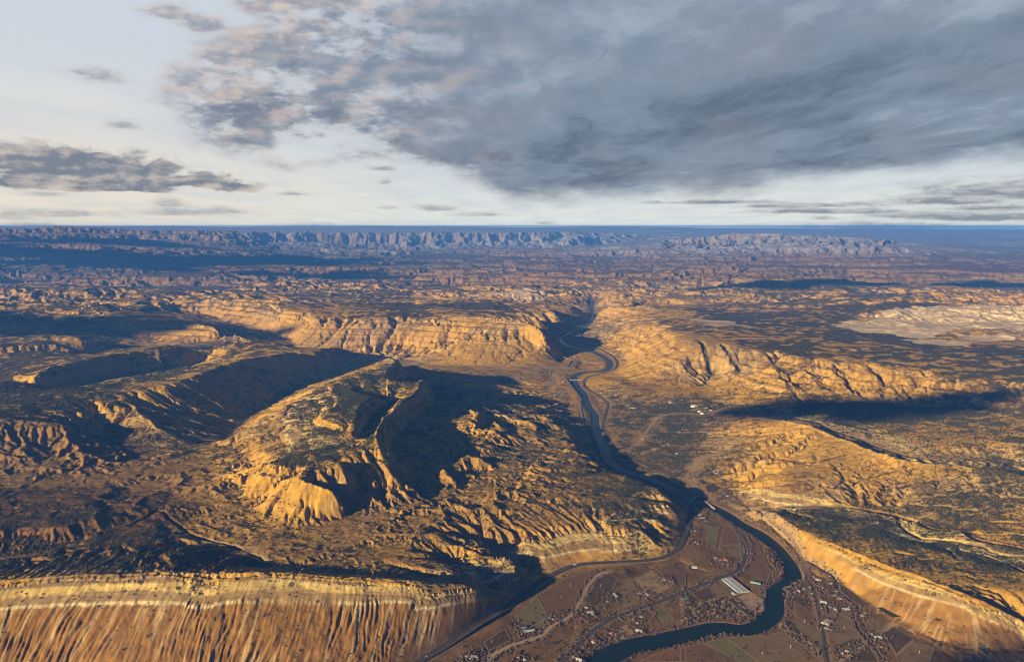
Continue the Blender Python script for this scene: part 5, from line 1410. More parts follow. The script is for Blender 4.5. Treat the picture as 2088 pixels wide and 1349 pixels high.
ORD = ['leftmost', 'second', 'third', 'fourth', 'fifth', 'sixth', 'seventh', 'eighth', 'ninth', 'tenth', 'eleventh', 'twelfth', 'thirteenth', 'fourteenth', 'fifteenth', 'sixteenth', 'seventeenth', 'eighteenth', 'nineteenth', 'twentieth']
CLUSTERS = {   # where: [(px, py, kind, roof, wall, turn)]
    'on the farm between highway and dirt road': [(1079, 1286.5, 'long barn', 'white', 1, .9), (1069, 1281, 'workshop', 'blue', 3, .9), (1120, 1259, 'farmhouse', 'grey', 0, .4), (1064, 1293, 'shed', 'tan', 2, .2), (1127, 1262, 'shed', 'pale', 1, .6), (1056, 1276, 'shed', 'brown', 2, .3), (1144, 1248, 'shed', 'tan', 2, .3)],
    'by the highway near the bottom edge': [(952, 1338, 'house', 'pale', 1, .8), (959, 1343, 'shed', 'white', 1, .4), (966, 1339, 'barn', 'grey', 3, .8), (974, 1344, 'shed', 'brown', 2, .1), (1070, 1345, 'house', 'white', 1, .3), (1056, 1340, 'shed', 'tan', 0, .9)],
    'in the yard beside the dark field': [(1196, 1239, 'house', 'white', 1, .5), (1203, 1248, 'barn', 'pale', 1, .9), (1185, 1261, 'farmhouse', 'red', 0, .3), (1192, 1262, 'shed', 'blue', 3, .2), (1208, 1252, 'shed', 'white', 1, .2), (1180, 1256, 'shed', 'brown', 2, .6)],
    'among the trees where the dirt road ends': [(1240, 1227, 'house', 'grey', 0, .4), (1255, 1214, 'barn', 'white', 1, .2), (1260, 1219, 'shed', 'pale', 1, .9), (1247, 1222, 'shed', 'red', 2, .3), (1305, 1210, 'house', 'pale', 1, .6), (1313, 1206, 'shed', 'white', 1, .9), (1321, 1213, 'barn', 'grey', 3, .3), (1316, 1219, 'shed', 'brown', 2, .2), (1327, 1209, 'shed', 'white', 1, .5)],
    'between the two main roads under the bluff': [(1355, 1183, 'house', 'white', 1, .5), (1366, 1185, 'farmhouse', 'brown', 0, .3), (1360, 1179, 'shed', 'pale', 1, .8), (1372, 1189, 'shed', 'grey', 3, .1), (1397, 1220, 'barn', 'green', 1, .9)],
    'between the lower road and the river': [(1247, 1290, 'house', 'red', 0, .7), (1303, 1286, 'barn', 'white', 1, .6), (1292, 1264, 'house', 'grey', 0, .3), (1307, 1257, 'farmhouse', 'pale', 1, .8), (1210, 1309, 'house', 'white', 1, .2), (1222, 1305, 'shed', 'blue', 3, .6), (1181, 1345, 'barn', 'white', 1, .5), (1171, 1340, 'house', 'grey', 0, .2), (1256, 1294, 'shed', 'tan', 2, .1), (1299, 1270, 'shed', 'white', 1, .9), (1330, 1248, 'shed', 'brown', 2, .4)],
    'on the farm under the highway bend': [(1427, 1050, 'house', 'white', 1, .4), (1432, 1056, 'barn', 'pale', 1, .9), (1440, 1063, 'farmhouse', 'grey', 0, .2), (1418, 1083, 'shed', 'white', 1, .5), (1424, 1058, 'shed', 'brown', 2, .3), (1436, 1048, 'shed', 'tan', 2, .1), (1418, 1105, 'farmhouse', 'brown', 0, .5), (1423, 1109, 'shed', 'grey', 3, .1)],
    'inside the bend of the lower road': [(1458, 1138, 'house', 'white', 1, .9), (1467, 1142, 'house', 'pale', 1, .9), (1480, 1142, 'barn', 'red', 2, .4), (1488, 1147, 'house', 'grey', 0, .9), (1474, 1150, 'shed', 'white', 1, .1), (1484, 1153, 'shed', 'tan', 2, .3), (1416, 1157, 'barn', 'white', 1, .7)],
    'in the village on the right river bank': [(1629, 1205, 'house', 'white', 1, .3), (1620, 1208, 'trailer home', 'pale', 1, .5), (1640, 1201, 'house', 'grey', 0, .7), (1650, 1197, 'trailer home', 'white', 1, .4), (1669, 1183, 'barn', 'white', 1, .4), (1676, 1198, 'house', 'blue', 3, .5), (1680, 1188, 'trailer home', 'pale', 1, .9), (1695, 1190, 'house', 'white', 1, .3), (1688, 1205, 'house', 'red', 0, .2), (1699, 1214, 'trailer home', 'white', 1, .8), (1686, 1195, 'shed', 'grey', 3, .1), (1664, 1193, 'house', 'brown', 2, .6), (1707, 1206, 'house', 'pale', 1, .4), (1690, 1214, 'shed', 'white', 1, .5), (1660, 1176, 'shed', 'tan', 0, .2), (1712, 1220, 'house', 'grey', 0, .6), (1655, 1210, 'shed', 'white', 1, .1)],
    'along the straight road by the vineyards': [(1680, 1228, 'barn', 'white', 1, .5), (1687, 1233, 'trailer home', 'pale', 1, .8), (1695, 1239, 'house', 'grey', 0, .4), (1704, 1243, 'house', 'white', 1, .2), (1725, 1242, 'barn', 'white', 1, .9), (1732, 1237, 'shed', 'blue', 3, .3), (1683, 1268, 'long barn', 'white', 1, 2.7), (1691, 1270, 'long barn', 'pale', 1, 2.7), (1684, 1281, 'house', 'white', 1, .6), (1693, 1284, 'shed', 'grey', 3, .2), (1676, 1240, 'shed', 'tan', 2, .4)],
    'by the canal near the right bluff': [(1758, 1255, 'house', 'pale', 1, .5), (1763, 1250, 'shed', 'white', 1, .9), (1752, 1259, 'shed', 'brown', 2, .2), (1776, 1292, 'house', 'grey', 0, .4), (1790, 1299, 'barn', 'white', 1, .8), (1798, 1302, 'farmhouse', 'pale', 1, .2), (1795, 1318, 'house', 'brown', 2, .6), (1784, 1305, 'shed', 'white', 1, .1)],
    'at the crossroads near the bottom edge': [(1728, 1328, 'house', 'tan', 0, .3), (1736, 1322, 'trailer home', 'white', 1, .9), (1745, 1317, 'trailer home', 'pale', 1, .9), (1719, 1332, 'shed', 'white', 1, .4), (1752, 1313, 'shed', 'grey', 3, .7)],
    'on the slope near the brown ponds': [(1455, 961, 'house', 'white', 1, .4), (1460, 965, 'barn', 'pale', 1, .8), (1421, 968, 'house', 'white', 1, .3), (1414, 966, 'shed', 'grey', 3, .2), (1428, 972, 'shed', 'tan', 2, .6), (1499, 1010, 'house', 'pale', 1, .7), (1484, 1012, 'house', 'white', 1, .4), (1477, 1006, 'trailer home', 'white', 1, .9), (1470, 1016, 'shed', 'brown', 2, .2), (1490, 1018, 'trailer home', 'grey', 3, .5), (1508, 1020, 'shed', 'white', 1, .3)],
    'in the hamlet above the long river reach': [(1392, 876, 'house', 'white', 1, .4), (1385, 879, 'house', 'blue', 3, .2), (1291, 832, 'long barn', 'pale', 1, .7), (1337, 853, 'house', 'white', 1, .9), (1270, 857, 'house', 'pale', 1, .4), (1366, 821, 'barn', 'white', 1, .6), (1391, 815, 'house', 'green', 1, .3), (1257, 805, 'long barn', 'pale', 1, .9), (1260, 816, 'house', 'red', 0, .2), (1226, 801, 'house', 'white', 1, .5), (1246, 719, 'long barn', 'white', 1, .8), (1172, 728, 'barn', 'white', 1, .3), (1148, 779, 'barn', 'pale', 1, .5), (1335, 915, 'house', 'grey', 0, .4), (1362, 905, 'house', 'white', 1, .2), (1310, 895, 'house', 'tan', 0, .6), (1380, 925, 'barn', 'pale', 1, .3), (1400, 905, 'house', 'brown', 2, .7)],
    'inside the works with the round tanks': [(1442, 832, 'long barn', 'tan', 0, 1.2), (1450, 836, 'workshop', 'pale', 1, .4), (1438, 837, 'shed', 'white', 1, .3)]}
for where, lst in CLUSTERS.items():
    cnt = {}
    for q in sorted(lst): cnt.setdefault((q[3], q[2]), []).append(q)
    for (rf_, kd), qs in cnt.items():
        for n_, (px, py, kind, roof, wall, tz) in enumerate(qs):
            lab = '%s roofed %s %s' % (roof, kind, where)
            if len(qs) > 1:
                lab = '%s %s roofed %s %s' % (('left', 'right')[n_] if len(qs) == 2 else ORD[n_], roof, kind, ('from left ' if len(qs) > 2 and n_ else '') + where)
            building(kind.replace(' ', '_'), kind, roof, wall, px, py, tz * 2.0, lab, 'buildings ' + where, detail=(py > 1130 and kind in ('farmhouse', 'house', 'barn', 'long barn')), cat=kind)

# greenhouses beside the lower road, with the green roofed packing shed
M_GH = [plain('greenhouse_skin', (.20, .27, .36), .35, .2, .1), plain('greenhouse_film', (.40, .42, .44), .4, .2, .1), plain('greenhouse_brown', (.36, .27, .20), .5, .2, .15)]
g0 = np.array(hit(1490, 1178)[:2]); g1 = np.array(hit(1527, 1207)[:2]); gd = (g1 - g0) / np.linalg.norm(g1 - g0); gn = np.array([-gd[1], gd[0]]) * -1
if gn[0] > 0: gn = -gn
rz_ = math.atan2(gd[1], gd[0]) - PI / 2
for k, (lb, mi) in enumerate((('long blue glazed greenhouse nearest the lower road of the nursery row', 0), ('white film greenhouse next to the blue one in the nursery row', 1), ('third blue grey greenhouse of the nursery row beside the river field', 0), ('brown screened greenhouse at the far side of the nursery row', 2))):
    c_ = (g0 + g1) / 2 + gn * (13.6 * (3 - k))
    building('greenhouse', 'greenhouse', M_GH[mi], 1, 0, 0, rz_, lb, 'greenhouses of the nursery', at_=(c_[0], c_[1], float(hz(c_[0], c_[1]))))
building('packing_shed', 'long barn', 'green', 1, 1541, 1188, 1.05, 'long green roofed packing shed beside the brown field by the river', None, True, 'shed')
building('office', 'workshop', 'blue', 1, 1497, 1210, .4, 'small blue roofed building at the corner of the nursery greenhouses', None, False, 'building')

# round tanks
M_TANK = plain('tank_shell', (.66, .62, .54), .6, .2, .1); M_LID = plain('tank_lid', (.78, .75, .68), .55, .1, .1)
for px, py, r_, lb in ((1416, 828.5, 30, 'wide white round tank, the largest of the three at the water works'), (1426, 839.5, 12, 'small white round tank left of its twin at the water works'), (1432, 843.5, 15, 'middle sized white round tank right of the small one')):
    x, y, z = hit(px, py)
    t = thing('storage_tank', lb, 'tank', (x, y, z), 0, 'round tanks of the water works')
    m_ = MB(); m_.tube((0, 0, -4), (0, 0, 8), r_, r_, 40); link('tank_wall', m_.mesh('tank_wall', M_TANK), t)
    m_ = MB(); m_.tube((0, 0, 8.02), (0, 0, 10), r_ + .4, r_ * .15, 40); rf = link('roof', m_.mesh('roof', M_LID), t)
    m_ = MB(); m_.tube((0, 0, 9.9), (0, 0, 11.6), 1.4, 1.2, 12); link('vent', m_.mesh('vent', M_TANK), rf)

# bridges
M_CONC = plain('concrete', (.46, .40, .33), .85, .3, .15)


def bridge(pa, pb, w, lab, zup):
    a = np.array(hit(*pa)); b_ = np.array(hit(*pb)); ln_ = np.hypot(*(b_ - a)[:2]) / 2; c_ = (a + b_) / 2
    z = max(a[2], b_[2]) + zup
    t = thing('bridge', lab, 'bridge', (c_[0], c_[1], z), math.atan2(b_[1] - a[1], b_[0] - a[0]), 'bridges over the river')
    m_ = MB(); m_.box(-ln_, ln_, -w, w, -1.6, 0); link('deck', m_.mesh('deck', M_CONC), t)
    for s_ in (-1, 1):
        m_ = MB(); m_.box(-ln_, ln_, s_ * w - .25, s_ * w + .25, .01, 1.2); link('railing', m_.mesh('railing', M_CONC), t)
    for f_ in (-.45, 0, .45):
        m_ = MB(); m_.box(f_ * ln_ - 1.2, f_ * ln_ + 1.2, -w * .8, w * .8, -z - 4, -1.61); link('pier', m_.mesh('pier', M_CONC), t)


bridge((1161, 774.5), (1187, 774.5), 4.5, 'narrow pale bridge across the river in the canyon mouth', 2.5)
bridge((1405, 1031), (1420, 1012), 4, 'short pale bridge at the edge of the bluff shadow', 3)
bridge((1436, 1021), (1457, 1041), 5, 'slanting bridge that carries the lower road over the river', 3)
# roller dam in the shaded reach
a = np.array(hit(1262, 948)); b_ = np.array(hit(1274, 962)); c_ = (a + b_) / 2
t = thing('dam', 'low white dam across the shaded river under the bluff', 'dam', (c_[0], c_[1], 0), math.atan2(b_[1] - a[1], b_[0] - a[0]))
m_ = MB(); m_.box(-34, 34, -3, 3, -6, 2.2); link('weir', m_.mesh('weir', plain('dam_concrete', (.7, .7, .68), .7, .3, .1)), t)
for k in range(-2, 3):
    m_ = MB(); m_.box(k * 14 - 1.5, k * 14 + 1.5, -4, 4, -6, 7); link('pier', m_.mesh('pier', M_CONC), t)
m_ = MB(); m_.box(-30, 30, -1.5, 1.5, 7.02, 7.8); link('walkway', m_.mesh('walkway', M_CONC), t)

# wind machines in the orchards
M_MAST = plain('mast_paint', (.78, .77, .74), .5); M_ENG = plain('engine_paint', (.32, .30, .27), .6)
mast = MB(); mast.tube((0, 0, -1), (0, 0, 10.5), .45, .3, 10); mast = mast.mesh('mast', M_MAST)
eng = MB(); eng.box(-1.3, 1.3, -1, 1, 0, 1.7); eng = eng.mesh('engine', M_ENG)
hub = MB(); hub.tube((-.8, 0, 10.6), (.9, 0, 10.6), .4, .3, 10); hub = hub.mesh('hub', M_MAST)
bl = []
for s_ in (-1, 1):
    m_ = MB(); m_.add([(.75, 0, 10.6 + s_ * .2), (.95, .18, 10.6 + s_ * .2), (.9, .35, 10.6 + s_ * 2.9), (.72, -.25, 10.6 + s_ * 2.9), (.65, 0, 10.6 + s_ * .2), (.85, .18, 10.6 + s_ * .2), (.8, .35, 10.6 + s_ * 2.9), (.62, -.25, 10.6 + s_ * 2.9)], [(0, 1, 2, 3), (7, 6, 5, 4), (0, 4, 5, 1), (1, 5, 6, 2), (2, 6, 7, 3), (3, 7, 4, 0)])
    bl.append(m_.mesh('blade', M_MAST))
for px, py, lb in ((1164, 1194, 'white orchard wind machine in the middle of the big brown field'), (1225, 1196, 'white wind machine on the dark field right of the dirt road'), (1144, 1218, 'white wind machine at the corner of the olive field'), (1003, 1309, 'white wind machine on the dark field by the highway'), (1612, 1320, 'white wind machine on the large field below the river'), (1554, 1335, 'white wind machine near the bottom edge below the river'), (1721, 1281, 'white wind machine on the vineyard right of the straight road'), (1641, 1268, 'white wind machine on the field left of the straight road'), (1875, 1331, 'white wind machine on the last field at the foot of the right bluff')):
    x, y, z = hit(px, py)
    t = thing('wind_machine', lb, 'wind machine', (x, y, z), random.uniform(0, 6), 'wind machines in the fields')
    for q in (mast, eng, hub): ob = link(q.name.split('.')[0], q, t)
    for q in bl: link('blade', q, ob)

# vehicles
M_TYRE = plain('tyre', (.02, .02, .02), .9)
M_CAR = {c_: plain('paint_' + c_, v, .35) for c_, v in (('white', (.8, .8, .8)), ('blue', (.06, .14, .36)), ('silver', (.5, .5, .5)), ('dark', (.05, .05, .06)))}
wheel = MB(); wheel.tube((0, -.12, 0), (0, .12, 0), .34, .34, 14); wheel = wheel.mesh('wheel', M_TYRE)
bwheel = MB(); bwheel.tube((0, -.2, 0), (0, .2, 0), .52, .52, 14); bwheel = bwheel.mesh('wheel', M_TYRE)
_vm = {}
VROADS = {'highway': 0, 'upper': 1, 'lower': 2, 'straight': 4}


def vehicle(kind, colr, road, px, py, lab):
    x, y, z = hit(px, py); w_ = road_w[road]
    k = int(np.argmin((w_[:, 0] - x) ** 2 + (w_[:, 1] - y) ** 2)); k = min(max(k, 1), len(w_) - 2)
    tx, ty = (w_[k + 1] - w_[k - 1])[:2]; n_ = math.hypot(tx, ty); tx /= n_; ty /= n_
    sd_ = random.choice((-1, 1)) * (5 if road < 2 else 2.2)
    x, y = w_[k, 0] - ty * sd_, w_[k, 1] + tx * sd_
    t = thing('car' if kind == 'car' else 'truck', lab, kind, (x, y, float(hz(x, y)) + 1.75), math.atan2(ty, tx), 'vehicles on the valley roads')
    if (kind, colr) not in _vm:
        if kind == 'car':
            b1 = MB(); b1.prism([(-2.2, .35), (2.2, .35), (2.25, .8), (1.0, .95), (-2.0, 1.0), (-2.25, .8)], -.88, .88)
            b2 = MB(); b2.prism([(-1.9, 1.0), (1.0, .97), (.35, 1.45), (-1.4, 1.48)], -.78, .78)
            _vm[(kind, colr)] = (b1.mesh('body', M_CAR[colr]), b2.mesh('cabin', M_GLASS))
        else:
            b1 = MB(); b1.box(-8.5, 4.2, -1.3, 1.3, 1.1, 4.0)
            b2 = MB(); b2.prism([(4.6, .6), (8.6, .6), (8.6, 1.9), (7.3, 2.1), (6.9, 3.3), (4.6, 3.6)], -1.2, 1.2)
            b3 = MB(); b3.box(-8, 7, -.5, .5, .7, 1.09)
            _vm[(kind, colr)] = (b1.mesh('trailer', M_CAR[colr]), b2.mesh('cab', M_CAR['white']), b3.mesh('chassis', M_TYRE))
    for q in _vm[(kind, colr)]: link(q.name.split('.')[0], q, t)
    for wx_ in ((-1.35, 1.4) if kind == 'car' else (-7.2, -5.9, 5.2, 7.6)):
        for s_ in (-1, 1):
            link('wheel', wheel if kind == 'car' else bwheel, t, (wx_, s_ * (.82 if kind == 'car' else 1.15), .34 if kind == 'car' else .52))


vehicle('truck', 'white', 0, 878, 1343, 'white lorry on the highway near the bottom edge')
vehicle('truck', 'white', 0, 1172, 1153, 'white lorry on the highway where it bends below the bluff')
vehicle('car', 'blue', 0, 1048, 1228, 'blue car on the highway at the mouth of the dark ravine')
vehicle('car', 'white', 0, 1259, 1145, 'white car on the straight of the highway under the bluff')
vehicle('car', 'silver', 0, 1020, 1252, 'silver car on the highway just below the blue one')
vehicle('car', 'dark', 0, 1330, 1141, 'dark car on the highway near the end of the bluff')
vehicle('car', 'white', 0, 1399, 1080, 'white car on the highway bend beside the small farm')
vehicle('car', 'white', 2, 1451, 1184, 'white car on the lower road before the greenhouses')
vehicle('car', 'silver', 2, 1473, 1175, 'silver car on the lower road beside the greenhouses')
vehicle('truck', 'silver', 2, 1523, 1128, 'silver lorry on the outer bend of the lower road')
vehicle('car', 'white', 2, 1330, 1231, 'white car on the lower road left of the yellow field')
vehicle('car', 'white', 4, 1666, 1240, 'white car on the straight road through the vineyards')

# ------------------------------------------------------------------ trees
M_BARK = plain('bark', (.16, .115, .08), .9, 1.0, .3); M_TWIG = [plain('twigs', (.20, .125, .07), .95, .4, .35), plain('grey_twigs', (.25, .18, .12), .95, .4, .35), plain('conifer_leaves', (.035, .042, .018), .95, .4, .35)]


def tree_mesh(seed, h, cw, kind):
    r_ = random.Random(seed); tr = MB(); cr = MB()
    tr.tube((0, 0, -1), (r_.uniform(-.4, .4), 0, h * .45), h * .032, h * .02, 7)
    limbs = []
    for k in range(6):
        a = k * 1.05 + r_.uniform(-.3, .3); q = (math.cos(a) * cw * .55, math.sin(a) * cw * .55, h * r_.uniform(.6, .9))
        tr.tube((0, 0, h * r_.uniform(.28, .45)), q, h * .014, h * .004, 5); limbs.append(q)
    limbs.append((0, 0, h * .9))
    for k in range(240):
        l = r_.choice(limbs); s_ = cw * .34
        p = [l[0] + r_.gauss(0, s_), l[1] + r_.gauss(0, s_), l[2] + r_.gauss(0, h * .11)]
        if kind == 2: p = [r_.gauss(0, cw * .4) * (1.1 - p[2] / h * .7), r_.gauss(0, cw * .4) * (1.1 - p[2] / h * .7), p[2] * r_.uniform(.3, 1.1)]
        d_ = Vector((r_.gauss(0, 1), r_.gauss(0, 1), r_.gauss(.5, .8))).normalized() * r_.uniform(.6, 1.5)
        n_ = d_.orthogonal().normalized() * r_.uniform(.16, .42)
        P_ = Vector(p); cr.add([P_ - n_, P_ + n_, P_ + d_], [(0, 1, 2)])
    return tr.mesh('trunk', M_BARK), cr.mesh('crown', M_TWIG[kind])


TM = {k: [tree_mesh(10 * k + q, *hw_, k) for q, hw_ in enumerate(((14, 5.5), (11, 4.5), (16, 6.5), (9, 4)))] for k in (0, 1, 2)}


def tree(x, y, kind, lab, grp, nm):
    a, b_ = random.choice(TM[kind]); t = thing(nm, lab, 'tree', (x, y, float(hz(x, y))), random.uniform(0, 6.28), grp)
    k = random.uniform(.75, 1.2); t.scale = (k, k, k)
    link('trunk', a, t); link('crown', b_, t)


def spots(px_poly, n, seed):
    poly = [hit(*p)[:2] for p in px_poly]; P_ = np.array(poly); lo, hi = P_.min(0), P_.max(0); g = np.random.default_rng(seed); out = []
    while len(out) < n:
        q = g.uniform(lo, hi)
        if inpoly(np.array([q[0]]), np.array([q[1]]), poly)[0]: out.append(q)
    return out


GROVES = [
    (k8((0, 1010), (110, 1020), (230, 1005), (310, 1010), (400, 1090), (330, 1110), (180, 1115), (60, 1130), (0, 1145)), 110, 1, 'bare grey cottonwood in the dense grove inside the river bend', 'trees of the grove inside the river bend', 'cottonwood_tree'),
    (k8((440, 690), (470, 690), (560, 800), (585, 870), (520, 905), (500, 880), (510, 840), (455, 740)), 46, 0, 'bare brown tree on the left bank between field and river', 'trees on the left bank', 'cottonwood_tree'),
    (k8((560, 955), (640, 915), (700, 880), (690, 930), (600, 980), (560, 1060)), 26, 1, 'bare grey tree on the right bank outside the river bend', 'trees outside the river bend', 'cottonwood_tree'),
    (k8((560, 1135), (640, 1180), (780, 1300), (770, 1340), (690, 1280), (540, 1170)), 34, 1, 'bare grey tree in the row running down from the river', 'trees in the row below the river', 'cottonwood_tree'),
    (k7((1250, 1190), (1330, 1090), (1400, 1100), (1330, 1160), (1260, 1230)), 18, 0, 'bare brown tree beside the dirt road above the lower road', 'trees beside the dirt road', 'cottonwood_tree'),
    (k7((1440, 1040), (1500, 960), (1530, 960), (1470, 1030)), 9, 2, 'dark evergreen in the clump left of the rust coloured field', 'evergreens left of the rust field', 'evergreen_tree'),
    (k7((1540, 850), (1600, 830), (1590, 880), (1530, 900)), 9, 2, 'dark evergreen in the clump at the end of the dirt road', 'evergreens at the end of the dirt road', 'evergreen_tree'),
    (k7((1110, 1260), (1170, 1240), (1180, 1300), (1120, 1310)), 8, 2, 'dark evergreen round the house near the lower road', 'evergreens near the lower road', 'evergreen_tree'),
    (k8((740, 880), (850, 900), (860, 990), (760, 980)), 20, 2, 'dark evergreen among the houses of the right bank village', 'evergreens in the village', 'evergreen_tree'),
    (k8((860, 1255), (930, 1245), (920, 1300), (870, 1300)), 8, 2, 'dark evergreen at the crossroads by the bottom edge', 'evergreens at the crossroads', 'evergreen_tree')]
for pg, n, kind, lab, grp, nm in GROVES:
    for x, y in spots(pg, n, n + kind): tree(x, y, kind, lab, grp, nm)


def scatter_mesh(name, P3, rad, hgt, mat, n=6):
    """many small bushes as one mesh: a ring, a shoulder and a tip each"""
    N = len(P3); g = np.random.default_rng(3)
    a0 = g.uniform(0, 6.28, N)
    V = np.zeros((N, 2 * n + 1, 3), f32)
    for k in range(n):
        a = a0 + 2 * PI * k / n; jr = g.uniform(.7, 1.25, N)
        for lev, (f_, hh) in enumerate(((.85, -.12), (1.0, .5))):
            V[:, lev * n + k, 0] = P3[:, 0] + np.cos(a) * rad * f_ * jr; V[:, lev * n + k, 1] = P3[:, 1] + np.sin(a) * rad * f_ * jr; V[:, lev * n + k, 2] = P3[:, 2] + hgt * hh
    V[:, 2 * n] = P3 + np.stack([rad * .15, rad * 0, hgt], 1)
    tri = []
    for k in range(n):
        k2 = (k + 1) % n; tri += [(k, k2, n + k2), (k, n + k2, n + k), (n + k, n + k2, 2 * n)]
    F = (np.arange(N)[:, None, None] * (2 * n + 1) + np.array(tri)[None]).reshape(-1, 3).astype(np.int32)
    me = bpy.data.meshes.new(name); me.vertices.add(N * (2 * n + 1)); me.vertices.foreach_set('co', V.reshape(-1))
    me.loops.add(F.size); me.loops.foreach_set('vertex_index', F.reshape(-1)); me.polygons.add(len(F)); me.polygons.foreach_set('loop_start', np.arange(0, F.size, 3, dtype=np.int32))
    me.materials.append(mat); me.update(calc_edges=True)
    o = link(name, me); o['kind'] = 'stuff'
    return o


def scrub():
    g = np.random.default_rng(11)
    lim = int(np.searchsorted(U, math.log(8200.0)))
    area = (CELL[:lim] ** 2) * 1.1
    wgt = np.clip(VEG[:lim], 0, 1.2) ** 1.3 * area * (D_ROAD[:lim] > 18) * (D_RIV[:lim] > 55) * smooth(8200, 4500, RR[:lim]) * (np.abs(TH)[None] < R(36))
    wgt = wgt.reshape(-1).astype(np.float64); cs = np.cumsum(wgt); N = 150000
    idx = np.searchsorted(cs, g.uniform(0, cs[-1], N))
    i = idx // NT; j = idx % NT
    th = TH[j] + g.uniform(-.5, .5, N) * (TH[1] - TH[0]); r = np.exp(U[i] + g.uniform(-.5, .5, N) * .0015)
    x = r * np.sin(th); y = r * np.cos(th); z = hz(x, y)
    rad = g.uniform(1.5, 3.4, N) * (1 + (r - 3000) / 9000).clip(.9, 1.5)
    m, b, p = new_mat('juniper'); pos = b.node('ShaderNodeTexCoord').outputs['Object']
    b.put(p.inputs['Base Color'], b.mix(b.noise(pos, .12, 3, .6), (.022, .026, .012), (.06, .055, .024))); p.inputs['Roughness'].default_value = .95
    scatter_mesh('juniper_scrub', np.stack([x, y, z], 1).astype(f32), rad, rad * g.uniform(1.0, 1.6, N), m)
    # bushes along the river and round the farms
    fx, fy = [], []
    for pts, lo_, hi_, n_ in ((river_w[river_w[:, 1] < 7500], 40, 72, 2600), (canal_w, 6, 16, 500), (road_w[2], 14, 28, 700), (road_w[3], 12, 22, 300), (road_w[6], 10, 22, 400)):
        k = g.integers(1, len(pts) - 1, n_); t = pts[k + 1] - pts[k - 1]; t = t[:, :2] / np.linalg.norm(t[:, :2], axis=1)[:, None]
        o_ = g.uniform(lo_, hi_, n_) * g.choice((-1, 1), n_)
        fx.append(pts[k, 0] - t[:, 1] * o_ + g.normal(0, 4, n_)); fy.append(pts[k, 1] + t[:, 0] * o_ + g.normal(0, 4, n_))
    for lst in CLUSTERS.values():
        for q in lst:
            if q[1] < 930: continue
            hx, hy, _ = hit(q[0], q[1]); n_ = 34
            fx.append(hx + g.normal(0, 24, n_)); fy.append(hy + g.normal(0, 24, n_))
    for pg, n, kind, lab, grp, nm in GROVES[:4]:
        q = np.array(spots(pg, n * 6, 77 + n)); fx.append(q[:, 0]); fy.append(q[:, 1])
    fx = np.concatenate(fx); fy = np.concatenate(fy)
    # keep out of the water
    d2 = np.full(len(fx), 1e9)
    for k in range(0, len(river_w), 2): d2 = np.minimum(d2, (fx - river_w[k, 0]) ** 2 + (fy - river_w[k, 1]) ** 2)
    ok = d2 > 38 ** 2; fx, fy = fx[ok], fy[ok]
    rad = g.uniform(1.4, 4.2, len(fx))
    m, b, p = new_mat('riverside_bush'); pos = b.node('ShaderNodeTexCoord').outputs['Object']
    b.put(p.inputs['Base Color'], b.mix(b.noise(pos, .05, 4, .7), (.035, .026, .014), (.17, .105, .06))); p.inputs['Roughness'].default_value = .95
    scatter_mesh('riverside_bushes', np.stack([fx, fy, hz(fx, fy)], 1).astype(f32), rad, rad * g.uniform(1.2, 2.2, len(fx)), m)


scrub()


# ------------------------------------------------------------------ clouds added out of view to cast shadow
def added_cloud_object(cx_, cy_, z, rx, ry, rz_, seed, label):
    """flat-based heap, added out of view to throw shadow"""
    nu, nv = 64, 32; u = np.linspace(0, 2 * PI, nu, endpoint=False); v = np.linspace(-PI / 2, PI / 2, nv)
    Ug, Vg = np.meshgrid(u, v); x = np.cos(Vg) * np.cos(Ug); y = np.cos(Vg) * np.sin(Ug); zz = np.sin(Vg)
    n = fbm((x * 2.1 + seed).astype(f32), (y * 2.1 + zz * 1.7).astype(f32), 1.0, 5, 1e-3, 0.55)
    k = 1 + 0.75 * n
    V = np.stack([x * rx * k, y * ry * k, np.where(zz < 0, zz * .25, zz) * rz_ * (1 + .7 * n)], -1)
    idx = np.arange(nu * nv).reshape(nv, nu); a = idx[:-1]; b_ = idx[1:]
    q = np.stack([a, np.roll(a, -1, 1), np.roll(b_, -1, 1), b_], -1).reshape(-1, 4)
    me = bpy.data.meshes.new('added_cloud'); me.from_pydata(V.reshape(-1, 3).tolist(), [], q.tolist()); me.materials.append(M_ADDED_CLOUD)
    me.polygons.foreach_set('use_smooth', np.ones(len(me.polygons), bool)); me.update()
    o = link('added_cloud', me, None, (cx_, cy_, z)); o['kind'] = 'stuff'


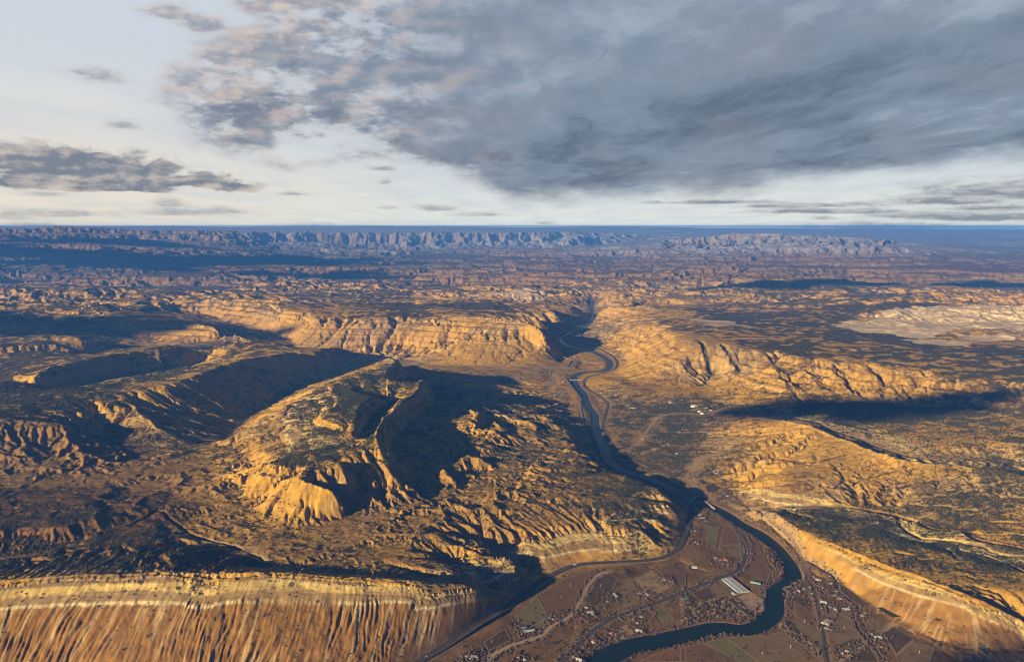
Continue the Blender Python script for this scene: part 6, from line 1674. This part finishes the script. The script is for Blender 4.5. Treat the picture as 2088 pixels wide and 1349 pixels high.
M_ADDED_CLOUD = plain('added_cloud_white', (.82, .83, .86), 1.0)
_r = random.Random(21)
SHADE = [((1600, 2520, 20), 210, 105, 3000), ((-5600, 9400, 300), 1400, 520, 4200), ((-7300, 10300, 330), 900, 380, 4200)]  # ground spots to shade, each by an unseen cloud added up-sun
for k_ in range(7):       # added broken cover that shadows the dark flat at mid right
    SHADE.append(((1900 + 300 * k_ + _r.uniform(-150, 150), 5800 + 55 * k_ + 170 * math.sin(k_ * 2.3) + _r.uniform(-90, 90), 115), _r.uniform(200, 420), _r.uniform(90, 230), 3200))
for k_ in range(16):      # added ones that shadow the plateau at far left
    SHADE.append(((_r.uniform(-15500, -2500), _r.uniform(16500, 25500), 400), _r.uniform(900, 2300), _r.uniform(260, 620), 4800))
for k_ in range(9):       # added ones that shadow the forest at far right
    SHADE.append(((3800 + 800 * k_ + _r.uniform(-400, 400), 15000 + 130 * k_ + _r.uniform(-900, 900), 350), _r.uniform(600, 1300), _r.uniform(200, 480), 4800))
for q_, (c_, rx, ry, alt) in enumerate(SHADE):
    t_ = (alt - c_[2]) / tosun[2]
    added_cloud_object(c_[0] + tosun[0] * t_, c_[1] + tosun[1] * t_, alt, rx, ry, min(rx, ry) * .5, 3.0 * q_, '')


# ------------------------------------------------------------------ air
def haze_box():
    m = bpy.data.materials.new('haze'); m.use_nodes = True; t = m.node_tree; t.nodes.clear()
    o = t.nodes.new('ShaderNodeOutputMaterial'); v = t.nodes.new('ShaderNodeVolumePrincipled')
    v.inputs['Color'].default_value = (0.08, 0.31, 1.0, 1); v.inputs['Density'].default_value = 2.4e-5; v.inputs['Anisotropy'].default_value = 0.0
    t.links.new(v.outputs[0], o.inputs['Volume'])
    x0, x1, y0, y1, z0, z1 = -42000, 42000, -3000, 60000, -8, max(1512.0, float(H.max()) + 8)
    V = [(x, y, z) for z in (z0, z1) for y in (y0, y1) for x in (x0, x1)]
    F = [(0, 2, 3, 1), (4, 5, 7, 6), (0, 1, 5, 4), (2, 6, 7, 3), (0, 4, 6, 2), (1, 3, 7, 5)]
    me = bpy.data.meshes.new('haze'); me.from_pydata(V, [], F); me.materials.append(m)
    ob = link('haze', me); ob['kind'] = 'stuff'


haze_box()
